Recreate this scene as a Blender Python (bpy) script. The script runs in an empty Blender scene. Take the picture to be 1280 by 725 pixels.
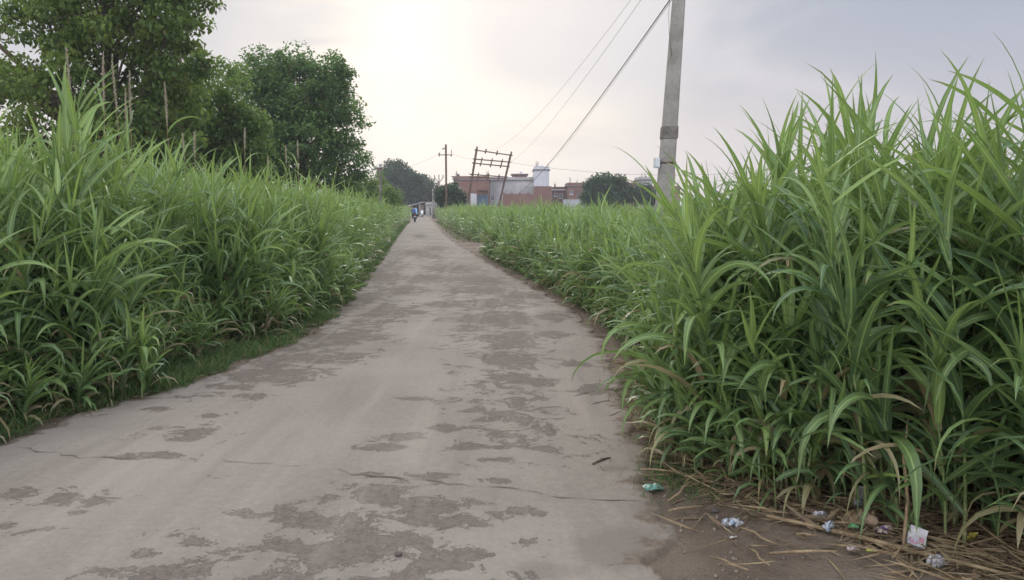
import bpy, bmesh, math, random
import numpy as np
from mathutils import Vector, Matrix

rng = np.random.default_rng(11)
random.seed(5)
R = math.radians
PI = math.pi
scene = bpy.context.scene
COL = scene.collection

# ------------------------------------------------------------------ camera model
FPX, PW, PH, CH = 985.0, 1280.0, 725.0, 1.5
HZ = 260.0                                   # horizon row in the photo
PIT = math.atan((PH / 2 - HZ) / FPX)


def ray(px, py):
    xc, yc = (px - PW / 2) / FPX, (PH / 2 - py) / FPX
    return (xc, math.cos(PIT) + yc * math.sin(PIT), -math.sin(PIT) + yc * math.cos(PIT))


def gp(px, py, z=0.0):
    """Point of the ground seen at a pixel."""
    d = ray(px, py)
    t = (CH - z) / -d[2]
    return (d[0] * t, d[1] * t)


def P(px, py, Y):
    """Point seen at a pixel, at distance Y ahead."""
    d = ray(px, py)
    t = Y / d[1]
    return Vector((d[0] * t, Y, CH + d[2] * t))


def to_px(x, y, z):
    dz = z - CH
    f = y * math.cos(PIT) - dz * math.sin(PIT)
    u = y * math.sin(PIT) + dz * math.cos(PIT)
    return PW / 2 + FPX * x / f, PH / 2 - FPX * u / f


cam = bpy.data.cameras.new('camera')
cam.sensor_width = 36.0
cam.lens = FPX / PW * 36.0
cam.clip_start, cam.clip_end = 0.05, 3000
camo = bpy.data.objects.new('camera', cam)
COL.objects.link(camo)
camo.location = (0, 0, CH)
camo.rotation_euler = (PI / 2 - PIT, 0, 0)
scene.camera = camo

scene.view_settings.view_transform = 'Standard'
scene.view_settings.look = 'None'
scene.view_settings.exposure = 0.0
scene.view_settings.gamma = 1
scene.view_settings.use_curve_mapping = False
scene.cycles.use_denoising = True
scene.cycles.max_bounces = 8
scene.cycles.diffuse_bounces = 4
scene.cycles.transmission_bounces = 6
scene.cycles.volume_bounces = 0


# ------------------------------------------------------------------ node helpers
class NT:
    def __init__(s, tree):
        s.t = tree
        s.n = tree.nodes
        s.n.clear()

    def node(s, kind, **kw):
        n = s.n.new(kind)
        for k, v in kw.items():
            setattr(n, k, v)
        return n

    def put(s, sock, v):
        if isinstance(v, bpy.types.NodeSocket):
            s.t.links.new(v, sock)
        elif v is not None:
            sock.default_value = v

    def math(s, op, a, b=None, c=None, clamp=False):
        n = s.node('ShaderNodeMath', operation=op, use_clamp=clamp)
        s.put(n.inputs[0], a)
        if b is not None:
            s.put(n.inputs[1], b)
        if c is not None:
            s.put(n.inputs[2], c)
        return n.outputs[0]

    def vmath(s, op, a, b=None, scale=None):
        n = s.node('ShaderNodeVectorMath', operation=op)
        s.put(n.inputs[0], a)
        if b is not None:
            s.put(n.inputs[1], b)
        if scale is not None:
            s.put(n.inputs['Scale'], scale)
        return n.outputs['Value'] if op in ('DOT_PRODUCT', 'LENGTH') else n.outputs[0]

    def mix(s, f, a, b, mode='MIX'):
        n = s.node('ShaderNodeMix', data_type='RGBA', blend_type=mode)
        s.put(n.inputs[0], f)
        s.put(n.inputs[6], a if not isinstance(a, tuple) else (*a[:3], 1))
        s.put(n.inputs[7], b if not isinstance(b, tuple) else (*b[:3], 1))
        return n.outputs[2]

    def smooth(s, v, lo, hi, a=0.0, b=1.0):
        n = s.node('ShaderNodeMapRange', interpolation_type='SMOOTHSTEP')
        s.put(n.inputs[0], v)
        s.put(n.inputs[1], lo)
        s.put(n.inputs[2], hi)
        s.put(n.inputs[3], a)
        s.put(n.inputs[4], b)
        return n.outputs[0]

    def noise(s, vec, scale, detail=4, rough=0.55, dist=0.0):
        n = s.node('ShaderNodeTexNoise')
        if vec is not None:
            s.put(n.inputs['Vector'], vec)
        n.inputs['Scale'].default_value = scale
        n.inputs['Detail'].default_value = detail
        n.inputs['Roughness'].default_value = rough
        n.inputs['Distortion'].default_value = dist
        return n.outputs[0]

    def attr(s, name):
        return s.node('ShaderNodeAttribute', attribute_name=name).outputs['Fac']

    def coord(s, which='Object'):
        return s.node('ShaderNodeTexCoord').outputs[which]

    def bump(s, h, strength=0.4, dist=0.01):
        n = s.node('ShaderNodeBump')
        n.inputs['Strength'].default_value = strength
        n.inputs['Distance'].default_value = dist
        s.put(n.inputs['Height'], h)
        return n.outputs[0]

    def bsdf(s, color, rough=0.8, normal=None, metal=0.0, spec=0.3):
        n = s.node('ShaderNodeBsdfPrincipled')
        s.put(n.inputs['Base Color'], color if not isinstance(color, tuple) else (*color[:3], 1))
        s.put(n.inputs['Roughness'], rough)
        n.inputs['Metallic'].default_value = metal
        n.inputs['Specular IOR Level'].default_value = spec
        if normal is not None:
            s.put(n.inputs['Normal'], normal)
        return n.outputs[0]

    def out(s, surf=None, vol=None, kind='ShaderNodeOutputMaterial'):
        o = s.node(kind)
        if surf is not None:
            s.put(o.inputs['Surface'], surf)
        if vol is not None:
            s.put(o.inputs['Volume'], vol)


def new_mat(name):
    m = bpy.data.materials.new(name)
    m.use_nodes = True
    return m, NT(m.node_tree)


def mat_mottled(name, c1, c2, scale=6.0, rough=0.8, bump=0.2, metal=0.0, spec=0.3, bdist=0.01):
    m, t = new_mat(name)
    co = t.coord()
    n = t.noise(co, scale, 6, 0.6)
    n2 = t.noise(co, scale * 7, 4, 0.6)
    f = t.smooth(t.math('ADD', t.math('MULTIPLY', n, 0.7), t.math('MULTIPLY', n2, 0.3)), 0.35, 0.65)
    t.out(t.bsdf(t.mix(f, c1, c2), rough, t.bump(n2, bump, bdist), metal, spec))
    return m


def mat_leaf(name, dark, light, dryc, trans=0.4, spec=0.35, rough=0.42, rib=True, patch=None):
    """Leaf: tint per leaf (attribute), dry share, a pale midrib, light coming through."""
    m, t = new_mat(name)
    tint = t.attr('tint')
    dry = t.attr('dry')
    oi = t.node('ShaderNodeObjectInfo').outputs['Random']
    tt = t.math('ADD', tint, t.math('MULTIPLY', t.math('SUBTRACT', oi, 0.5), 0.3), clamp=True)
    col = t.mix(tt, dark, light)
    if rib:
        uv = t.coord('UV')
        sx = t.node('ShaderNodeSeparateXYZ')
        t.put(sx.inputs[0], uv)
        u, v = sx.outputs[0], sx.outputs[1]
        du = t.math('ABSOLUTE', t.math('SUBTRACT', u, 0.5))
        ribf = t.smooth(du, 0.03, 0.10, 0.45, 0.0)
        col = t.mix(ribf, col, tuple(min(1, c * 2.2 + 0.02) for c in light))
        veins = t.math('MULTIPLY', t.math('ADD', t.math('SINE', t.math('MULTIPLY', u, 60.0)), 1.0), 0.07)
        col = t.mix(veins, col, dark)
        tip = t.math('MULTIPLY', t.smooth(v, 0.80, 1.0), t.smooth(tint, 0.35, 0.8, 0.0, 0.8))
        spots = t.noise(t.coord(), 70.0, 4)
        tip = t.math('MAXIMUM', tip, t.smooth(spots, 0.64, 0.76, 0.0, 0.55))
        dry = t.math('MAXIMUM', dry, tip)
    blot = t.noise(t.coord(), 22.0, 3)
    col = t.mix(t.smooth(blot, 0.45, 0.75, 0.0, 0.35), col, light)
    col = t.mix(dry, col, dryc)
    p = t.bsdf(col, rough, None, 0.0, spec)
    tr = t.node('ShaderNodeBsdfTranslucent')
    t.put(tr.inputs[0], t.mix(0.35, col, t.mix(dry, tuple(c * k for c, k in zip(light, (1.25, 1.2, 0.7))), dryc)))
    mx = t.node('ShaderNodeMixShader')
    mx.inputs[0].default_value = trans
    t.put(mx.inputs[1], p)
    t.put(mx.inputs[2], tr.outputs[0])
    t.out(mx.outputs[0])
    return m


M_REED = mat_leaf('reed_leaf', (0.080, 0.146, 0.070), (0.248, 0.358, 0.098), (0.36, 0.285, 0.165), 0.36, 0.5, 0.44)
M_GRASS = mat_leaf('verge_grass', (0.055, 0.112, 0.038), (0.120, 0.205, 0.065), (0.28, 0.22, 0.11), 0.35, 0.2, 0.6, rib=False)
M_STRAW = mat_mottled('straw', (0.16, 0.115, 0.065), (0.34, 0.255, 0.15), 14, 0.85, 0.2)
M_TREE_OLIVE = mat_leaf('olive_tree_leaf', (0.056, 0.110, 0.030), (0.195, 0.275, 0.064), (0.20, 0.14, 0.05), 0.45, 0.3, 0.5, rib=False)
M_TREE_PALE = mat_leaf('pale_tree_leaf', (0.072, 0.138, 0.036), (0.200, 0.300, 0.070), (0.20, 0.15, 0.05), 0.45, 0.3, 0.5, rib=False)
M_TREE_DARK = mat_leaf('dark_tree_leaf', (0.050, 0.108, 0.038), (0.150, 0.255, 0.068), (0.16, 0.12, 0.05), 0.4, 0.3, 0.5, rib=False)
M_TREE_FAR = mat_leaf('distant_tree_leaf', (0.014, 0.042, 0.020), (0.055, 0.108, 0.042), (0.16, 0.12, 0.05), 0.28, 0.2, 0.6, rib=False)
M_BARK = mat_mottled('bark', (0.06, 0.045, 0.032), (0.15, 0.115, 0.085), 5, 0.9, 0.6)
M_CONC = mat_mottled('weathered_concrete', (0.22, 0.205, 0.185), (0.34, 0.32, 0.29), 3.0, 0.9, 0.35)
M_CONC_D = mat_mottled('dark_concrete', (0.10, 0.09, 0.08), (0.20, 0.18, 0.16), 6.0, 0.9, 0.5)
M_RUST = mat_mottled('rusted_steel', (0.075, 0.048, 0.036), (0.15, 0.095, 0.07), 4.0, 0.75, 0.3, 0.2)
M_CABLE = mat_mottled('cable_rubber', (0.05, 0.05, 0.05), (0.09, 0.09, 0.09), 2.0, 0.6, 0.05)
M_PORC = mat_mottled('brown_porcelain', (0.08, 0.045, 0.03), (0.13, 0.075, 0.05), 9.0, 0.35, 0.05)


def mat_stem():
    m, t = new_mat('reed_stem')
    uv = t.coord('UV')
    sx = t.node('ShaderNodeSeparateXYZ')
    t.put(sx.inputs[0], uv)
    v = sx.outputs[1]
    fr = t.math('FRACT', t.math('MULTIPLY', v, 14.0))
    node = t.smooth(t.math('ABSOLUTE', t.math('SUBTRACT', fr, 0.5)), 0.40, 0.49)
    dry = t.attr('dry')
    col = t.mix(t.attr('tint'), (0.09, 0.15, 0.045), (0.17, 0.24, 0.08))
    col = t.mix(t.smooth(v, 0.0, 0.35, 0.55, 0.0), col, (0.20, 0.20, 0.10))
    col = t.mix(node, col, (0.26, 0.23, 0.12))
    col = t.mix(dry, col, (0.30, 0.22, 0.12))
    t.out(t.bsdf(col, 0.55))
    return m


M_STEM = mat_stem()


# ------------------------------------------------------------------ mesh helpers
def np_mesh(name, co, faces, mats, uv=None, mat_idx=None, attrs=None, smooth=True):
    """co (n,3), faces (m,4) ints -> mesh, fast."""
    me = bpy.data.meshes.new(name)
    n, m = len(co), len(faces)
    k = faces.shape[1]
    me.vertices.add(n)
    me.vertices.foreach_set('co', np.ascontiguousarray(co, dtype=np.float32).ravel())
    me.loops.add(m * k)
    me.loops.foreach_set('vertex_index', np.ascontiguousarray(faces, dtype=np.int32).ravel())
    me.polygons.add(m)
    me.polygons.foreach_set('loop_start', np.arange(0, m * k, k, dtype=np.int32))
    if smooth:
        me.polygons.foreach_set('use_smooth', np.ones(m, dtype=bool))
    for mt in mats:
        me.materials.append(mt)
    if mat_idx is not None:
        me.polygons.foreach_set('material_index', np.ascontiguousarray(mat_idx, dtype=np.int32))
    if uv is not None:
        ul = me.uv_layers.new(name='UVMap')
        ul.data.foreach_set('uv', np.ascontiguousarray(uv[faces.ravel()], dtype=np.float32).ravel())
    for an, av in (attrs or {}).items():
        a = me.attributes.new(an, 'FLOAT', 'POINT')
        a.data.foreach_set('value', np.ascontiguousarray(av, dtype=np.float32))
    me.update()
    me.validate()
    return me


class Geo:
    """Collects numpy pieces into one mesh."""
    def __init__(s):
        s.co, s.f, s.uv, s.mi, s.tint, s.dry, s.n = [], [], [], [], [], [], 0

    def add(s, co, f, uv, mi, tint, dry):
        s.co.append(co); s.f.append(f + s.n); s.uv.append(uv)
        s.mi.append(np.full(len(f), mi)); s.tint.append(tint); s.dry.append(dry)
        s.n += len(co)

    def mesh(s, name, mats, smooth=True):
        return np_mesh(name, np.concatenate(s.co), np.concatenate(s.f), mats, np.concatenate(s.uv),
                       np.concatenate(s.mi), {'tint': np.concatenate(s.tint), 'dry': np.concatenate(s.dry)}, smooth)


def strips(co):
    """co (N, S+1, K, 3) -> flat verts, quads."""
    N, S1, K, _ = co.shape
    idx = np.arange(N * S1 * K).reshape(N, S1, K)
    a, b, c, d = idx[:, :-1, :-1], idx[:, :-1, 1:], idx[:, 1:, 1:], idx[:, 1:, :-1]
    return co.reshape(-1, 3), np.stack([a, b, c, d], -1).reshape(-1, 4)


def leaves(g, base, az, el, droop, L, W, segs, tint, dry, fold=0.22, wide=3, mi=0, tw=0.5, curl=0.0, rough=1.3):
    N = len(base)
    s = np.linspace(0, 1, segs + 1)
    th = el[:, None] - droop[:, None] * s[None] ** rough
    th = np.maximum(th, -1.45)
    azs = az[:, None] + curl * rng.normal(0, 1, N)[:, None] * s[None]
    tx, ty, tz = np.cos(th) * np.cos(azs), np.cos(th) * np.sin(azs), np.sin(th)
    T = np.stack([tx, ty, tz], -1)
    mid = 0.5 * (T[:, 1:] + T[:, :-1]) * (L / segs)[:, None, None]
    pos = np.concatenate([np.zeros((N, 1, 3)), np.cumsum(mid, 1)], 1) + base[:, None]
    side = np.stack([-np.sin(azs), np.cos(azs), np.zeros_like(azs)], -1)
    nor = np.cross(T, side)
    twa = rng.normal(0, tw, N)[:, None] + rng.normal(0, tw, N)[:, None] * s[None]
    sd = side * np.cos(twa)[..., None] + nor * np.sin(twa)[..., None]
    nn = np.cross(T, sd)
    prof = np.minimum(1, 0.45 + s * 3.2) * (1 - s ** 2.1) + 0.012
    w = W[:, None] * prof[None] * 0.5
    if wide == 3:
        co = np.stack([pos - sd * w[..., None] + nn * (w * fold)[..., None], pos - nn * (w * fold)[..., None] * 0.6,
                       pos + sd * w[..., None] + nn * (w * fold)[..., None]], 2)
        u = np.array([0, .5, 1])
    else:
        co = np.stack([pos - sd * w[..., None], pos + sd * w[..., None]], 2)
        u = np.array([0., 1.])
    v, f = strips(co)
    uv = np.stack(np.broadcast_arrays(u[None, None], s[None, :, None]), -1)
    uv = np.broadcast_to(uv, (N, segs + 1, wide, 2)).reshape(-1, 2)
    rep = (segs + 1) * wide
    g.add(v, f, uv, mi, np.repeat(tint, rep), np.repeat(dry, rep))


def stem_curve(base, h, ld, lean, t):
    """base (R,3) h (R) ld (R,2) lean (R); t (K) or (R,K) -> (R,K,3)"""
    t = np.broadcast_to(t, (len(base), np.shape(t)[-1]))
    off = (lean * h)[:, None] * t ** 1.7
    z = h[:, None] * t * (1 - 0.12 * (lean ** 2)[:, None] * t)
    return np.stack([base[:, None, 0] + ld[:, None, 0] * off, base[:, None, 1] + ld[:, None, 1] * off, base[:, None, 2] + z], -1)


def reeds(gs, gl, base, h, ld, lean, az0, vig, lod, stem_mi=0, dryness=0.10, tintoff=0.0):
    """Many reeds at once: canes into gs, leaf blades into gl."""
    Rn = len(base)
    K, segs, wide, sides, ss = {0: (25, 9, 3, 6, 7), 1: (23, 7, 3, 4, 4), 2: (16, 5, 2, 3, 2), 3: (7, 3, 2, 3, 1)}[lod]
    # canes
    st = np.linspace(0, 1, ss + 1)
    cen = stem_curve(base, h * 0.93, ld, lean, st)
    rad = (0.0085 * vig * (0.7 + 0.3 * h / 2))[:, None] * (1 - 0.72 * st)[None]
    ang = np.linspace(0, 2 * PI, sides + 1)
    ring = np.stack([np.cos(ang), np.sin(ang), 0 * ang], -1)
    co = cen[:, :, None, :] + ring[None, None] * rad[:, :, None, None]
    v, f = strips(co)
    uv = np.stack(np.broadcast_arrays((ang / 2 / PI)[None, None], st[None, :, None]), -1)
    uv = np.broadcast_to(uv, (Rn, ss + 1, sides + 1, 2)).reshape(-1, 2)
    rep = (ss + 1) * (sides + 1)
    sd = (rng.random(Rn) < dryness).astype(float) * 0.9
    gs.add(v, f, uv, stem_mi, np.repeat(rng.random(Rn), rep), np.repeat(sd, rep))
    # blades, two-ranked and rising along the cane
    t = np.linspace(0.10, 0.985, K)[None] + rng.uniform(-.5, .5, (Rn, K)) * (0.8 / K)
    t = np.clip(t, 0.05, 0.995)
    lb = stem_curve(base, h * 0.93, ld, lean, t)
    side = (np.arange(K) % 2) * PI
    az = az0[:, None] + side[None] + rng.normal(0, 0.6, (Rn, K))
    # bend azimuths a little to the leaning side (towards the light over the road)
    la = np.arctan2(ld[:, 1], ld[:, 0])[:, None]
    az = az + 0.35 * np.sin(la - az)
    top = np.clip((t - 0.72) / 0.28, 0, 1)
    el = 0.72 + 0.20 * t + 0.22 * top + rng.normal(0, 0.26, (Rn, K))
    droop = (1.80 - 1.35 * top) * rng.uniform(0.05, 1.35, (Rn, K))
    hang = (rng.random((Rn, K)) < 0.20) & (t < 0.85)
    droop = np.where(hang, droop + 1.5, droop)
    Ls = (0.34 + 0.33 * np.sin(PI * np.clip(t, 0, .9)) ** 0.7) * (vig * (0.55 + 0.22 * h))[:, None] * rng.uniform(0.75, 1.25, (Rn, K))
    Ws = (0.025 + 0.021 * np.sin(PI * np.clip(t * 0.95, 0, 1))) * vig[:, None] * rng.uniform(0.6, 1.45, (Rn, K))
    if lod >= 2:
        Ws *= 1.0 if lod == 2 else 1.35
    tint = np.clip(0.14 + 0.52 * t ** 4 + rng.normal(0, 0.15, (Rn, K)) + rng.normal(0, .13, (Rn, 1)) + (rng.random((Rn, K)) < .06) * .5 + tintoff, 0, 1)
    dry = (rng.random((Rn, K)) < 0.75 * np.clip(0.50 - t, 0, 1) + .03 * (t < .75)) * rng.uniform(0.5, 1, (Rn, K)) + np.zeros((Rn, K))
    dry = np.maximum(dry, sd[:, None] * (t < 0.5))
    keep = (rng.random((Rn, K)) < np.clip(0.70 + t * 2.0, 0, .96)).ravel()
    fl = lambda a: a.ravel()[keep]
    droop = np.where(dry > 0.4, droop + 0.9, droop)
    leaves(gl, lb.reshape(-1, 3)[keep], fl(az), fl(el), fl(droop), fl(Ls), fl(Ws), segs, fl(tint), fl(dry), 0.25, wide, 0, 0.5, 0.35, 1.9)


def link(name, me, parent=None, loc=None):
    o = bpy.data.objects.new(name, me)
    COL.objects.link(o)
    if parent is not None:
        o.parent = parent
    if loc is not None:
        o.location = loc
    return o


def tag(o, label=None, cat=None, group=None, kind=None):
    for k, v in (('label', label), ('category', cat), ('group', group), ('kind', kind)):
        if v:
            o[k] = v
    return o


def thing(name, label, cat, loc=(0, 0, 0), rz=0.0, group=None):
    o = bpy.data.objects.new(name, None)
    o.empty_display_size = 0.2
    COL.objects.link(o)
    o.location = loc
    o.rotation_euler = (0, 0, rz)
    return tag(o, label, cat, group)


def bm_obj(name, bm, mat, parent=None, loc=None, smooth=False, bevel=0.0):
    if bevel:
        bmesh.ops.bevel(bm, geom=[e for e in bm.edges if e.calc_face_angle(0) > 0.6], offset=bevel, segments=1, affect='EDGES', clamp_overlap=True)
    bmesh.ops.recalc_face_normals(bm, faces=bm.faces)
    me = bpy.data.meshes.new(name)
    bm.to_mesh(me)
    bm.free()
    for m in (mat if isinstance(mat, (list, tuple)) else [mat]):
        me.materials.append(m)
    if smooth:
        for p in me.polygons:
            p.use_smooth = True
    return link(name, me, parent, loc)


def box(bm, x0, x1, y0, y1, z0, z1, mi=0):
    vs = [bm.verts.new((x, y, z)) for z in (z0, z1) for y in (y0, y1) for x in (x0, x1)]
    for q in ((0, 2, 3, 1), (4, 5, 7, 6), (0, 1, 5, 4), (2, 6, 7, 3), (0, 4, 6, 2), (1, 3, 7, 5)):
        f = bm.faces.new([vs[i] for i in q])
        f.material_index = mi
    return vs


def tube(bm, pts, rads, sides=8, cap=True, mi=0):
    pts = [Vector(p) for p in pts]
    if not hasattr(rads, '__len__'):
        rads = [rads] * len(pts)
    rings = []
    up = Vector((0, 0, 1))
    ref = None
    for i, p in enumerate(pts):
        d = (pts[min(i + 1, len(pts) - 1)] - pts[max(i - 1, 0)]).normalized()
        if ref is None:
            ref = d.cross(up) if abs(d.dot(up)) < 0.95 else d.cross(Vector((0, 1, 0)))
        a = (ref - d * ref.dot(d)).normalized()
        ref = a
        b = d.cross(a)
        rings.append([bm.verts.new(p + (a * math.cos(2 * PI * k / sides) + b * math.sin(2 * PI * k / sides)) * rads[i]) for k in range(sides)])
    for r0, r1 in zip(rings, rings[1:]):
        for k in range(sides):
            f = bm.faces.new((r0[k], r0[(k + 1) % sides], r1[(k + 1) % sides], r1[k]))
            f.material_index = mi
    if cap:
        bm.faces.new(rings[0][::-1]).material_index = mi
        bm.faces.new(rings[-1]).material_index = mi


def lathe(bm, prof, sides=16, c=(0, 0, 0), mi=0):
    rings = []
    for r, z in prof:
        rings.append([bm.verts.new((c[0] + max(r, 1e-4) * math.cos(2 * PI * k / sides), c[1] + max(r, 1e-4) * math.sin(2 * PI * k / sides), c[2] + z)) for k in range(sides)])
    for r0, r1 in zip(rings, rings[1:]):
        for k in range(sides):
            bm.faces.new((r0[k], r0[(k + 1) % sides], r1[(k + 1) % sides], r1[k])).material_index = mi
    bm.faces.new(rings[0][::-1]).material_index = mi
    bm.faces.new(rings[-1]).material_index = mi


# ------------------------------------------------------------------ world and sun
SUN_AZ, SUN_EL = R(-3.0), R(24.0)            # ahead of the camera, behind cloud
sd = Vector((math.sin(SUN_AZ) * math.cos(SUN_EL), math.cos(SUN_AZ) * math.cos(SUN_EL), math.sin(SUN_EL)))


def build_world():
    w = bpy.data.worlds.new('World')
    scene.world = w
    w.use_nodes = True
    t = NT(w.node_tree)
    sky = t.node('ShaderNodeTexSky', sky_type='NISHITA', sun_disc=False)
    sky.sun_elevation = SUN_EL
    sky.sun_rotation = SUN_AZ
    sky.dust_density = 4.0
    d = t.coord('Generated')
    sx = t.node('ShaderNodeSeparateXYZ')
    t.put(sx.inputs[0], d)
    x, y, z = sx.outputs
    # cloud fields
    mp = t.node('ShaderNodeMapping')
    mp.inputs['Scale'].default_value = (1.6, 1.6, 4.2)
    t.put(mp.inputs[0], d)
    n1 = t.noise(mp.outputs[0], 1.7, 6, 0.5, 0.6)
    mp2 = t.node('ShaderNodeMapping')
    mp2.inputs['Scale'].default_value = (1.0, 1.0, 6.0)
    mp2.inputs['Location'].default_value = (3.1, 1.7, 0.4)
    t.put(mp2.inputs[0], d)
    n2 = t.noise(mp2.outputs[0], 2.6, 5, 0.5, 0.3)
    glow_dir = Vector(ray(565, 110)).normalized()
    dt = t.vmath('DOT_PRODUCT', d, tuple(glow_dir))
    g1 = t.smooth(dt, 0.952, 1.0)
    g2 = t.smooth(dt, 0.984, 0.9996)
    # base grey-blue cloud, brighter and bluer bands
    n1b = t.math('SUBTRACT', n1, t.math('MULTIPLY', x, 0.22))
    base = t.mix(t.smooth(n1b, 0.30, 0.66), (0.39, 0.435, 0.535), (0.62, 0.625, 0.68))
    low = t.smooth(z, 0.0, 0.24, 1.0, 0.0)
    pink = t.mix(t.smooth(x, -0.1, 0.55), (0.90, 0.83, 0.77), (0.66, 0.61, 0.64))
    base = t.mix(t.math('MULTIPLY', low, 0.85), base, pink)
    cloudcut = t.math('MULTIPLY', g1, t.smooth(n2, 0.36, 0.60, 0.15, 1.0))
    col = t.mix(cloudcut, base, (0.93, 0.88, 0.815))
    col = t.mix(t.math('MULTIPLY', g2, t.smooth(n1, 0.3, 0.6, 0.35, 1.0)), col, (1.06, 1.00, 0.91))
    col = t.mix(t.smooth(z, -0.05, -0.4), col, (0.25, 0.24, 0.20))
    cd = t.vmath('DOT_PRODUCT', d, tuple(Vector(ray(735, 10)).normalized()))
    cm = t.math('MULTIPLY', t.smooth(t.math('ADD', cd, t.math('MULTIPLY', t.math('SUBTRACT', n1, 0.5), 0.035)), 0.975, 0.998), 0.9)
    cm = t.math('MULTIPLY', cm, t.smooth(z, 0.09, 0.17))
    col = t.mix(cm, col, (0.62, 0.63, 0.69))
    big = t.vmath('SCALE', col, scale=t.math('MAXIMUM', t.smooth(z, 0.34, 0.85, 10.0, 32.0), t.smooth(y, 0.3, -0.5, 10.0, 34.0)))  # unseen sky overhead and behind the camera raised to brighten the foliage
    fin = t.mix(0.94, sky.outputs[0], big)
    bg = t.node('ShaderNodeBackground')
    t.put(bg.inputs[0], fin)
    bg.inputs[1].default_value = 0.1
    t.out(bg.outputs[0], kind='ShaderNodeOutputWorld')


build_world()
sun = bpy.data.lights.new('sun', 'SUN')
sun.energy = 1.6
sun.angle = R(18)
sun.color = (1.0, 0.95, 0.86)
suno = bpy.data.objects.new('sun', sun)
COL.objects.link(suno)
suno.rotation_euler = sd.to_track_quat('Z', 'Y').to_euler()
suno.location = (0, 60, 60)

# ------------------------------------------------------------------ road edges (ground metres)
L_PX = [(0, 552), (100, 520), (200, 490), (280, 463), (340, 440), (395, 412), (430, 380), (455, 352), (475, 325), (491, 302), (503, 287), (512, 277), (519, 270.5)]
R_PX = [(846, 725), (836, 660), (818, 605), (802, 550), (785, 500), (762, 440), (735, 402), (700, 378), (660, 355), (625, 336), (600, 321), (575, 307), (557, 294), (546, 282), (539, 273.5), (535, 270)]
B_PX = [(1280, 705), (1150, 683), (1040, 655), (950, 622), (890, 585), (848, 540), (822, 490), (790, 435), (748, 403), (705, 377), (655, 349), (622, 330), (605, 319)]
lp = np.array([gp(*p) for p in L_PX])
rp = np.array([gp(*p) for p in R_PX])
bp = np.array([gp(*p) for p in B_PX])
lp = np.vstack([[-3.5, -30], [-3.5, 2.0], lp, [lp[-1][0] - 8, 230]])
rp = np.vstack([[0.75, -30], [0.72, 1.5], rp, [rp[-1][0] - 9.5, 230]])
bp = np.vstack([[3.6, -6], [3.2, 1.0], bp])
# a dirt path leaves the road between the near and the far reeds on the right
bp = np.vstack([bp, [bp[-1][0] + 0.15, 28.6], [-1.2, 29.0], [-0.9, 33.2], [np.interp(34.2, rp[:, 1], rp[:, 0]) + 0.7, 34.2]])
far_r = [(np.interp(y, rp[:, 1], rp[:, 0]) + 0.75, y) for y in (36, 45, 60, 80, 100, 125, 230)]
bp = np.vstack([bp, far_r])
xl = lambda y: np.interp(y, lp[:, 1], lp[:, 0])
xr = lambda y: np.interp(y, rp[:, 1], rp[:, 0])
xb = lambda y: np.interp(y, bp[:, 1], bp[:, 0])


# ------------------------------------------------------------------ ground
def build_ground():
    m, t = new_mat('soil')
    co = t.coord()
    n = t.noise(co, 0.8, 6, 0.6)
    n2 = t.noise(co, 9.0, 6, 0.65)
    n3 = t.noise(co, 60.0, 4, 0.6)
    col = t.mix(t.smooth(n, 0.35, 0.65), (0.125, 0.092, 0.065), (0.20, 0.155, 0.115))
    col = t.mix(t.smooth(n2, 0.52, 0.72, 0, 0.6), col, (0.085, 0.062, 0.045))
    col = t.mix(t.smooth(n3, 0.60, 0.72, 0, 0.5), col, (0.30, 0.25, 0.19))
    hgt = t.math('ADD', t.math('MULTIPLY', n2, 0.7), t.math('MULTIPLY', n3, 0.4))
    t.out(t.bsdf(col, 0.95, t.bump(hgt, 1.0, 0.05)))
    # denser rows near the camera, low relief in the soil beside the road
    ys = np.unique(np.concatenate([np.linspace(-120, -4, 12), np.arange(-4, 14, 0.14), np.linspace(14, 60, 60), np.linspace(60, 460, 30)]))
    xs = np.unique(np.concatenate([np.linspace(-300, -10, 20), np.arange(-10, 8, 0.14), np.linspace(8, 300, 30)]))
    X, Y = np.meshgrid(xs, ys)
    dr = np.maximum(np.maximum(X - xr(Y), xl(Y) - X), 0)
    Z = np.clip(dr - 0.10, 0, 0.6) * 0.06 * (Y < 60)
    Z += 0.018 * np.sin(X * 5.1 + 1.3 * np.sin(Y * 2.3)) * np.sin(Y * 4.3 + np.cos(X * 3.1)) * np.clip(dr / 0.4, 0, 1) * (np.abs(Y) < 20)
    Z -= 0.05 * np.clip(np.minimum(xr(Y) - X, X - xl(Y)) / 0.4, 0, 1)
    co = np.stack([X, Y, Z], -1).reshape(1, len(ys), len(xs), 3)
    v, f = strips(co)
    tag(link('ground', np_mesh('ground', v, f, [m])), kind='structure')


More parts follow.
